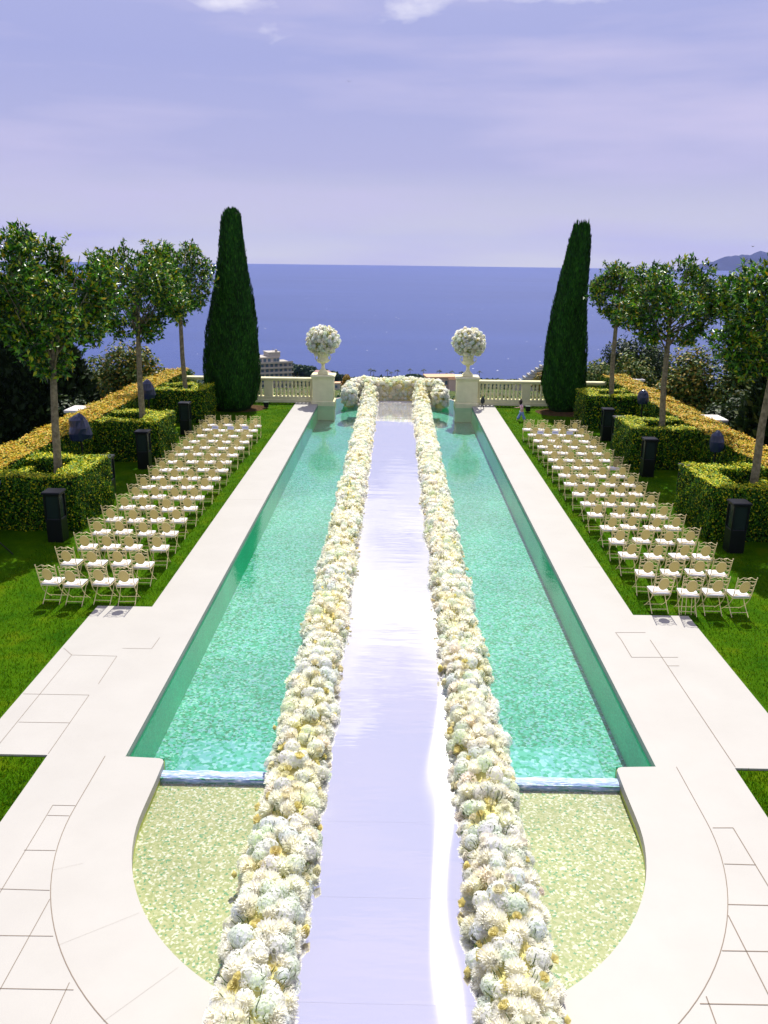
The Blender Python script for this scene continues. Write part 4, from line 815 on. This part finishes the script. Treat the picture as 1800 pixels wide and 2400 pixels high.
b.obj('eyes', M_hair, pr); b = B(); b.add(*tube([(-.175, 0, .97), (-.195, 0, .945), (-.178, 0, .935)], [.008, .011, .006], 6)); b.obj('nose', M_skin, pr); b = B(); b.add(*tube([(-.178, -.018, .915), (-.184, 0, .912), (-.178, .018, .915)], .005, 5)); b.obj('mouth', mat('lips', base=(.5, .18, .16)), pr)

# ------------------------------------------------------------------ trees and shrubs beyond the hedges
def bush_tree(name, loc, z0, rx, rz, seed, label, cols, p, n=3500, size=.16, trunk=1.2, group=None, cat='tree', lumps=9, ry=None):
    g = np.random.default_rng(seed); root = thing(name, loc, label, cat, group); ry = ry or rx
    b = B(); b.add(*tube([(0, 0, -.2), (g.normal(0, .06)*rx, 0, z0*.6), (g.normal(0, .1)*rx, 0, z0+rz)], [.07*rx+.03, .05*rx+.02, .02*rx+.01], 7))
    cs = []
    for k in range(lumps):
        a = g.uniform(0, 2*math.pi); q = math.sqrt(g.random())*.62; e = g.uniform(-.55, .75); cs.append((q*rx*math.cos(a)*(1-.25*abs(e)), q*ry*math.sin(a)*(1-.25*abs(e)), z0+rz*(1+e*.75), g.uniform(.34, .52)))
        b.add(*tube([(0, 0, z0*.7), (cs[-1][0]*.5, cs[-1][1]*.5, (z0*.7+cs[-1][2])/2), cs[-1][:3]], [.03*rx+.01, .02*rx+.01, .008*rx], 5))
    b.obj('trunk', M_bark, root, True)
    cs = np.array(cs); ids = g.integers(0, lumps, n); dv = unit(g.normal(0, 1, (n, 3))); rr = cs[ids, 3][:, None]*np.array([rx, ry, rz*.95])*(.55+.5*g.random((n, 1))**.6); pos = cs[ids, :3]+dv*rr
    nr = unit(dv+np.array([0, 0, .5])+g.normal(0, .6, (n, 3))); b = B(); scatter(b, LEAFQ-np.array([0, .5, 0]), LEAFQF, pos, frames(nr), g.uniform(.6, 1.3, n)*size, palette(n, cols, p, .3)); b.obj('crown', M_hedge, root)
OLV = [(.05, .11, .015), (.11, .17, .02), (.24, .22, .03), (.02, .06, .01)]; OLP = [.35, .3, .2, .15]
DK = [(.015, .035, .010), (.025, .05, .012), (.045, .075, .015)]; DKP = [.4, .4, .2]
BRN = [(.06, .12, .012), (.14, .18, .02), (.34, .24, .03), (.02, .06, .008)]
GB = 'bushy trees beyond the hedges'
for i, (x, y, top, rx, rz, cols, lb) in enumerate([
    (-14.3, 44.5, 3.5, 1.9, 2.5, BRN, 'large brown topped tree behind the left long hedge between two trunks'), (-12.9, 49, 1.5, 1.5, 2.2, OLV, 'low green shrub tree right of the big brown topped left tree'),
    (-16.6, 47, 2.6, 2.2, 2.6, OLV, 'green tree close to the dark left conifer, behind the brown topped tree'), (-15.2, 37.5, 1.6, 1.7, 2.2, DK, 'dark green tree behind the nearest left trunk above the hedge'),
    (12.7, 52, 2.0, 1.7, 2.4, OLV, 'olive green tree just right of the right cypress'), (13.6, 47.5, 2.9, 1.5, 2.6, OLV, 'light olive tree between the farthest and middle right trunks'), (15.6, 54, 3.3, 2.6, 3.0, DK, 'dark green tree behind the farthest right standard tree'),
    (15.6, 45, 3.6, 2.0, 2.8, BRN, 'orange tipped airy tree behind the middle right trunk'), (18.6, 43.5, 4.3, 2.3, 3.0, OLV, 'tall airy tree with pale trunks right of the middle right tree'),
    (15.7, 38.6, 2.0, 1.6, 2.1, DK, 'dark shrub tree above the right white pier'), (17.0, 35.0, 3.8, 1.9, 2.8, BRN, 'brown green tree left of the big right conifer'), (21.5, 46, 4.8, 2.6, 3.2, OLV, 'olive tree farthest right behind the tall airy tree')]):
    z0 = 1.9; bush_tree('bushy_tree', (x, y, top-z0-2*rz), z0, rx, rz, 50+i, lb, cols, DKP if cols is DK else OLP, int(5200*rx), .19, group=GB, lumps=20)
def conifer(loc, h, rad, label, n, seed, cols):
    g = np.random.default_rng(seed); root = thing('conifer', loc, label, 'tree', 'big dark conifers beside the garden'); b = B(); b.add(*lathe([(rad*.9, 0), (rad*.93, h*.25), (rad*.62, h*.6), (rad*.25, h*.88), (.05, h)], 20, cap=False), ); b.obj('core', M_core, root)
    t = 1-np.sqrt(g.random(n)); z = t*h; rr = np.interp(t, [0, .25, .6, .88, 1], [.95, 1, .68, .3, .06])*rad*g.uniform(.9, 1.06, n); a = g.uniform(0, 2*math.pi, n); pos = np.c_[rr*np.cos(a), rr*np.sin(a), z]; o = np.c_[np.cos(a), np.sin(a), np.full(n, .3)]
    dirv = unit(o*.7+np.array([0, 0, .6])+g.normal(0, .4, (n, 3))); nrm = unit(np.c_[np.cos(a), np.sin(a), np.ones(n)]+g.normal(0, .4, (n, 3))); nrm = unit(nrm-dirv*(nrm*dirv).sum(1)[:, None]); b = B(); scatter(b, LEAFQ, LEAFQF, pos, np.stack([np.cross(dirv, nrm), dirv, nrm], -1), g.uniform(.2, .42, n), palette(n, cols, [.4, .4, .2])); b.obj('foliage', M_cyp, root)
    b = B(); b.add(*tube([(0, 0, -.5), (0, 0, 1)], .3, 8)); b.obj('trunk', M_bark, root)
conifer((15.9, 32, -3.5), 11, 2.75, 'big dark conical conifer at the right edge behind the long hedge', 14000, 5, [(.012, .03, .008), (.02, .045, .008), (.06, .08, .012)])
conifer((-17.6, 39.0, -4.5), 11.5, 3.9, 'big dark conical conifer at the left edge behind the nearest left tree', 15000, 6, [(.008, .018, .006), (.012, .026, .007), (.02, .04, .009)])

# ------------------------------------------------------------------ hillside, coast, sea, mountains
def tz(dist): return -3.0-np.minimum(dist, 690)*.1415-np.maximum(dist-690, 0)*.03
b = B(); xs_ = np.concatenate([np.linspace(-900, -60, 22), np.linspace(-50, 50, 41), np.linspace(60, 900, 22)]); ys_ = np.concatenate([np.linspace(-60, 100, 41), np.linspace(110, 900, 60)])
X, Y = np.meshgrid(xs_, ys_); dist = np.sqrt(np.maximum(np.abs(X)-13.2, 0)**2+np.maximum(Y-46.5, 0)**2); Z = tz(dist)+np.where(dist > 3, .8*np.sin(X*.11)*np.cos(Y*.09)+.5*np.sin(X*.31+Y*.2), 0)*np.minimum(1, dist/30)
n = len(xs_); V = np.c_[X.ravel(), Y.ravel(), Z.ravel()]; ii, jj = np.meshgrid(np.arange(len(ys_)-1), np.arange(n-1), indexing='ij'); q = (ii*n+jj).ravel(); b.add(V, np.stack([q, q+1, q+n+1, q+n], 1)); tag(b.obj('hillside', M_terr, None, True), kind='structure')
def ground(x, y): return float(tz(np.sqrt(max(abs(x)-13.2, 0)**2+max(y-46.5, 0)**2)))
SEAZ = -100.0
b = B(); n = 128; a = np.arange(n)*2*math.pi/n; Rs = [20, 300, 1500, 5000, 15660]; V = np.concatenate([np.c_[rr*np.cos(a), rr*np.sin(a), np.full(n, SEAZ)] for rr in Rs]); b.add(V, np.array([[k*n+i, k*n+(i+1) % n, k*n+n+(i+1) % n, k*n+n+i] for k in range(4) for i in range(n)])); tag(b.obj('sea', M_sea), kind='structure')
b = B(); pr_ = [(5000, -60), (5196, 20), (5350, 60), (5480, 118), (5600, 148), (5720, 152), (5850, 150), (5930, 178), (6020, 214), (6120, 208), (6300, 180), (6700, 260), (7400, 330), (8200, 240), (9500, 120)]
xm = np.linspace(5000, 9500, 90); zm = np.interp(xm, [p[0] for p in pr_], [p[1] for p in pr_])+8*np.sin(xm*.021)+6*np.sin(xm*.053); rows = []
for k, (dy, fz) in enumerate([(-900, 0), (-500, .45), (-200, .82), (0, 1), (300, .8), (900, 0)]): rows.append(np.c_[xm, 14500+dy+60*np.sin(xm*.008+k), SEAZ-5+(zm-SEAZ)*fz*(1+.06*np.sin(xm*.03+k*2)*(0 < fz < 1))])
V = np.concatenate(rows); n = len(xm); b.add(V, np.array([[k*n+i, k*n+i+1, k*n+n+i+1, k*n+n+i] for k in range(5) for i in range(n-1)])); tag(b.obj('mountains', M_mtn, None, True), kind='structure')
# shrubs right behind the balustrade and down the slope
AUT = [(.30, .22, .02), (.36, .16, .02), (.16, .16, .02), (.08, .10, .02)]
bush_tree('autumn_tree', (-3.95, 70, -6.3), 2.2, .75, 1.25, 71, 'orange leaved tree beyond the pool edge right of the left urn', AUT, OLP, 3200, .16, group='orange trees below the terrace', ry=.8)
bush_tree('autumn_tree', (-3.9, 58, -5.2), 1.6, .85, .9, 72, 'yellow orange bush beside the left pedestal beyond the pool edge', AUT, [.5, .2, .2, .1], 2600, .14, group='orange trees below the terrace')
bush_tree('autumn_tree', (4.6, 62, -5.4), 1.5, .75, .95, 73, 'orange bush left of the right pedestal in front of the orange building', AUT, OLP, 2400, .14, group='orange trees below the terrace')
bush_tree('autumn_tree', (14.9, 78, -8.0), 2.6, 2.0, 1.75, 74, 'orange green tree beside the stepped building left of the right cypress', AUT, [.25, .15, .35, .25], 4500, .22, group='orange trees below the terrace')
b = B(); n = 26000; x = rng.uniform(-34, 34, n); y = 47.6+rng.random(n)**1.5*75; keep = ~((np.abs(x) < 6.2) & (y < 56)); x, y = x[keep], y[keep]; n = len(x)
lump = np.abs(np.sin(x*.9+np.sin(y*.5)*2)*np.cos(y*.45+x*.2)); z = np.array([ground(a_, b_) for a_, b_ in zip(x, y)])+lump*np.minimum(3.4, .4+(y-47)*.25)*rng.random(n)**.5
colm = palette(n, [(.03, .075, .012), (.05, .11, .015), (.16, .15, .02), (.03, .08, .06)], [.4, .3, .15, .15], .3)
scatter(b, LEAFQ-np.array([0, .5, 0]), LEAFQF, np.c_[x, y, z], frames(rng.normal(0, .6, (n, 3))+np.array([0, -.3, 1])), rng.uniform(.25, .6, n), colm); tag(b.obj('hillside_scrub', M_hedge), kind='stuff')
# far wood along the shore
b = B(); n = 16000; x = rng.uniform(-330, 330, n); y = rng.uniform(600, 715, n); lump = np.abs(np.sin(x*.10+np.sin(y*.07)))*6+2; z = np.array([ground(a_, b_) for a_, b_ in zip(x, y)])+rng.random(n)**.4*lump
scatter(b, LEAFQ-np.array([0, .5, 0]), LEAFQF, np.c_[x, y, z], frames(rng.normal(0, .7, (n, 3))+np.array([0, -.5, 1])), rng.uniform(2.2, 4.2, n), palette(n, [(.02, .05, .03), (.03, .07, .03), (.05, .08, .03)], [.4, .4, .2], .3)); tag(b.obj('shore_woods', M_hedge), kind='stuff')
PINE = [(.015, .05, .03), (.025, .07, .03), (.05, .09, .03)]
for i, (u, v, rx, rz, lb) in enumerate([(690, 866, 13, 6, 'broad dark pine left of the left urn stem, nearest the apartment block'), (718, 872, 9, 4.5, 'smaller dark pine between the broad pine and the left urn'), (745, 874, 10, 4, 'dark pine seen directly behind the left urn stem'), (776, 880, 9, 4, 'dark pine sloping down right of the left pedestal'), (795, 893, 6, 4, 'low green pine behind the orange tree'), (975, 884, 9, 2.6, 'flat umbrella pine above the flower wall middle'), (935, 887, 7, 2.2, 'low umbrella pine above the flower wall, left of middle'), (1025, 884, 5, 2.6, 'small dark pine over the orange building roof')]):
    dd = np.array(r2)*(u-900)/FPX+np.array(d2)*(v-1200)/FPX+np.array(f); yy = 520+8*i; t = yy/dd[1]; P = np.array([CAMX, 0, CAMH])+dd*t; gz = ground(P[0], yy)
    bush_tree('pine', (P[0], yy, gz), max(1.5, P[2]-gz-rz*.9), rx*.95, rz*.9, 200+i, lb, PINE, DKP, 3600, 1.5, group='pines near the shore', ry=6)
# palms
PTX = [(868, 866, 'tall thin palm at the left end of the shore palm row'), (876, 868, 'thin slanting palm next to the leftmost shore palm'), (908, 869, 'bushy palm left of the flower wall middle, one of a close pair'), (917, 873, 'shorter palm touching its bushier left neighbour'), (931, 868, 'palm just left of the flower wall centre line'), (961, 867, 'tall palm just right of the flower wall centre line'), (993, 867, 'tall palm above the right part of the flower wall'), (1030, 869, 'palm above the left end of the orange roof'), (1047, 876, 'low palm over the middle of the orange roof'), (1059, 871, 'palm over the right end of the orange roof'), (1082, 872, 'palm peeking over the right pedestal left of the urn'), (1124, 872, 'lone palm right of the right urn over the balustrade')]
pal_me = []
for k in range(3):
    b = B()
    for j in range(15):
        a = j*2.399+k; e = rng.uniform(.1, 1.1); l = rng.uniform(1.7, 2.3); dv = np.array([math.cos(a)*math.cos(e), math.sin(a)*math.cos(e), math.sin(e)]); sd_ = unit(np.cross(dv, [0, 0, 1.])); pts = [dv*l*t+np.array([0, 0, -1.5*t*t]) for t in (0, .4, .75, 1)]
        V = []; [V.extend([p-sd_*w_*.7, p+sd_*w_*.7]) for p, w_ in zip(pts, (.1, .42, .3, .04))]; b.add(np.array(V), np.array([[0, 1, 3, 2], [2, 3, 5, 4], [4, 5, 7, 6]]), np.array([.03, .055, .035])*rng.uniform(.7, 1.3))
    pal_me.append(b.mesh('crown', M_hedge))
tr_me = B().add(*tube([(0, 0, -12), (.1, 0, -5), (0, 0, 0)], [.35, .25, .2], 6)).mesh('trunk', M_bark)
for i, (u, v, lb) in enumerate(PTX):
    yy = 700; dd = np.array(r2)*(u-900)/FPX+np.array(d2)*(v-1200)/FPX+np.array(f); P = np.array([CAMX, 0, CAMH])+dd*yy/dd[1]
    root = thing('palm', (P[0], yy, P[2]), lb, 'palm', 'palms along the shore'); inst('crown', pal_me[i % 3], root, s=1.6 if i not in (3, 8) else 1.25); inst('trunk', tr_me, root)
# buildings
M_bld = mat('pale_concrete', base=(.42, .39, .33), rough=.8, noise=.15, nscale=.3); M_pinkw = mat('peach_render', base=(.55, .42, .34), rough=.8, noise=.12, nscale=.4); M_win = mat('far_window', base=(.07, .12, .17), rough=.2, spec=.7); M_roofo = mat('orange_roof', base=(.60, .36, .20), rough=.8); M_roofp = mat('pink_tile', base=(.50, .30, .27), rough=.85, noise=.2, nscale=1.5)
def wpt(u, v, yy):
    dd = np.array(r2)*(u-900)/FPX+np.array(d2)*(v-1200)/FPX+np.array(f); return np.array([CAMX, 0, CAMH])+dd*yy/dd[1]
P = wpt(642, 842, 450); root = thing('apartment_block', (P[0], 450, P[2]), 'pale stepped apartment block with balcony rows behind the left balustrade', 'building', rz=R_(26))
b = B(); b.add(*box(-11, 10, 0, 14, -16, -2)); b.add(*box(-9, 3.6, 1.5, 13, -2, .8)); b.add(*box(-2.0, 4.6, 3, 12, .8, 3.2)); b.obj('wall', M_bld, root)
for k in range(5):
    z = -2-2.7*k; b = B(); b.add(*box(-11.3, 10.3, -1.5, .15, z-.25, z)); b.add(*box(-11.3, 10.3, -1.55, -1.42, z, z+.85)); b.obj('balcony', M_bld, root)
    for j in range(8):
        b = B(); x = -9.9+2.6*j; b.add(*box(x, x+1.5, -.06, .06, z-2.3, z-.4)); b.obj('window', M_win, root)
for j, x in enumerate((-8, -5.4, -3.0, .2, 2.0)):
    b = B(); b.add(*box(x, x+1.6, 1.42, 1.55, -1.6, .2)); b.obj('window', M_win, root)
b = B(); b.add(*box(-9.4, 4.0, 1.2, 13.3, .8, 1.05)); b.add(*box(-2.4, 5.0, 2.8, 12.3, 3.2, 3.4)); b.obj('roof', M_bld, root)
b = B(); b.add(*box(2.2, 3.4, 4, 5.2, 3.4, 4.6)); b.add(*tube([(1.2, 5, 3.4), (1.2, 5, 5.6)], .12, 5)); b.obj('chimney', M_bld, root)
P = wpt(1037, 886, 360); root = thing('orange_roof_building', (P[0], 360, P[2]), 'peach building with flat orange roof beside the right pedestal', 'building', rz=R_(8))
b = B(); b.add(*box(-6.6, 6.6, 0, 9, -14, 0)); b.add(*box(2.6, 6.2, -1.4, .05, -14, -.6)); b.obj('wall', M_pinkw, root); b = B(); b.add(*box(-7.0, 7.0, -.5, 9.4, 0, .55)); b.add(*box(2.4, 6.4, -1.6, -.5, -.6, -.2)); b.obj('roof', M_roofo, root)
for k in range(4):
    for x in (-4.6, -2.6, -.6, 1.2):
        b = B(); b.add(*box(x, x+1.1, -.08, .06, -2.9-2.6*k, -1.2-2.6*k)); b.obj('window', M_win, root)
P = wpt(754, 879, 430); root = thing('tiled_house', (P[0], 430, P[2]), 'low house with pink tiled roof behind the left urn', 'house')
b = B(); b.add(*box(-4.6, 4.6, 0, 7, -5, 0)); b.obj('wall', M_pinkw, root); b = B(); V = np.array([[-5.2, -.6, 0], [5.2, -.6, 0], [5.2, 7.6, 0], [-5.2, 7.6, 0], [-3.4, 3.5, 2.1], [3.4, 3.5, 2.1]]); b.add(V, [np.array([[0, 1, 5, 4], [2, 3, 4, 5], [3, 2, 1, 0]]), np.array([[1, 2, 5], [3, 0, 4]])]); b.obj('roof', M_roofp, root)
for x in (-3, -.6, 1.8):
    b = B(); b.add(*box(x, x+1.1, -.06, .05, -2, -.6)); b.obj('window', M_win, root)
P = wpt(788, 899, 330); root = thing('flat_roof_house', (P[0], 330, P[2]), 'small pale flat roofed house between the left pedestal and the orange tree', 'house')
b = B(); b.add(*box(-1.4, 1.4, 0, 4, -4, 0)); b.obj('wall', M_bld, root); b = B(); b.add(*box(-1.6, 1.6, -.2, 4.2, 0, .25)); b.obj('roof', M_roofo, root); b = B(); b.add(*box(-.5, .5, -.06, .05, -1.7, -.7)); b.obj('window', M_win, root)
P = wpt(1243, 872, 560); root = thing('terraced_building', (P[0], 560, P[2]), 'stepped pale terrace building on the shore left of the right cypress', 'building')
b = B()
for k in range(7): b.add(*box(-9+2.7*k, 16, .4*k, 10, -9+1.9*k, -9+1.9*k+1.5))
b.add(*box(-10, 16, .2, 10, -18, -9)); b.obj('wall', M_bld, root)
for k in range(7):
    b = B(); b.add(*box(-8+2.7*k, 15.5, .4*k+.3, 9, -9+1.9*k+1.5, -9+1.9*k+1.9)); b.obj('terrace', M_win, root)
# white flecks off the shore that stand in for sun glints on waves
b = B(); n = 80
for k in range(n):
    dist_ = 820+rng.random()**1.6*1900; x = rng.normal(60, 190)*dist_/900; l = rng.uniform(.5, 1.5)
    b.add(np.array([[x-l, dist_, SEAZ+.02], [x, dist_-.7, SEAZ+.25], [x+l, dist_, SEAZ+.02], [x, dist_+.9, SEAZ+.5]]), np.array([[0, 1, 2, 3]]))
tag(b.obj('wave_glints', mat('glint_white', base=(.85, .87, .92), rough=.6)), kind='stuff')
# gulls
M_gull = mat('gull_grey', base=(.10, .10, .13), rough=.7)
for (u, v, yy, sc_, lb) in ((818, 191, 150, .38, 'tiny gull flying high in the open sky'), (1765, 578, 200, .6, 'gull gliding above the far right mountain')):
    P = wpt(u, v, yy); root = thing('gull', tuple(P), lb, 'bird', 'gulls in the sky', rz=R_(25)); root.scale = (sc_,)*3
    b = B(); b.add(*tube([(0, -.45, 0), (0, -.2, .03), (0, .2, .03), (0, .42, .02), (0, .5, 0)], [.02, .10, .11, .07, .02], 8)); b.obj('body', M_gull, root, True)
    for s in (-1, 1):
        b = B(); b.add(np.array([[s*.05, .15, .05], [s*.6, .2, .30], [s*1.3, .0, .16], [s*.6, -.1, .27], [s*.05, -.15, .05], [s*.05, .15, .02], [s*.6, .2, .27], [s*1.3, .0, .14], [s*.6, -.1, .24], [s*.05, -.15, .02]]), [np.array([[0, 1, 3, 4], [5, 9, 8, 6]]), np.array([[1, 2, 3], [6, 8, 7]])]); b.obj('wing', M_gull, root)

# ------------------------------------------------------------------ grass blades
b = B(); n = 150000; s = np.where(rng.random(n) < .5, -1, 1); y = 9.3+(rng.random(n)**2.0)*36; x = s*(5.5+rng.random(n)**1.1*4.2)
onpad = (np.abs(x) < 6.78) & (y > PY0-.04) & (y < 17.42); keep = ~onpad; x, y = x[keep], y[keep]; n = len(x)
BL = np.array([[-.10, 0, 0], [.10, 0, 0], [.07, .55, .08], [0, 1, .22], [-.07, .55, .08]]); dirv = unit(np.c_[rng.normal(0, .45, n), rng.normal(0, .45, n), np.ones(n)]); nr = unit(rng.normal(0, 1, (n, 3))); nr = unit(nr-dirv*(nr*dirv).sum(1)[:, None])
scatter(b, BL, np.array([[0, 1, 2, 3, 4]]), np.c_[x, y, np.full(n, -.04)], np.stack([np.cross(dirv, nr), dirv, nr], -1), rng.uniform(.035, .075, n), palette(n, [(.034, .120, .001), (.064, .170, .001), (.13, .20, .002)], [.4, .4, .2], .2)); tag(b.obj('grass_blades', M_blade), kind='stuff')

# ------------------------------------------------------------------ sea air
HAZE = 3e-5
if HAZE > 0:
    m = bpy.data.materials.new('sea_air'); nt = nodes_of(m); out = N(nt, 'ShaderNodeOutputMaterial'); pv = N(nt, 'ShaderNodeVolumePrincipled'); pv.inputs['Color'].default_value = (.29, .39, .98, 1); pv.inputs['Density'].default_value = HAZE; nt.links.new(pv.outputs[0], out.inputs['Volume'])
    b = B(); b.add(*box(-16500, 16500, -16500, 16500, -106, 420)); tag(b.obj('haze', m), kind='stuff')
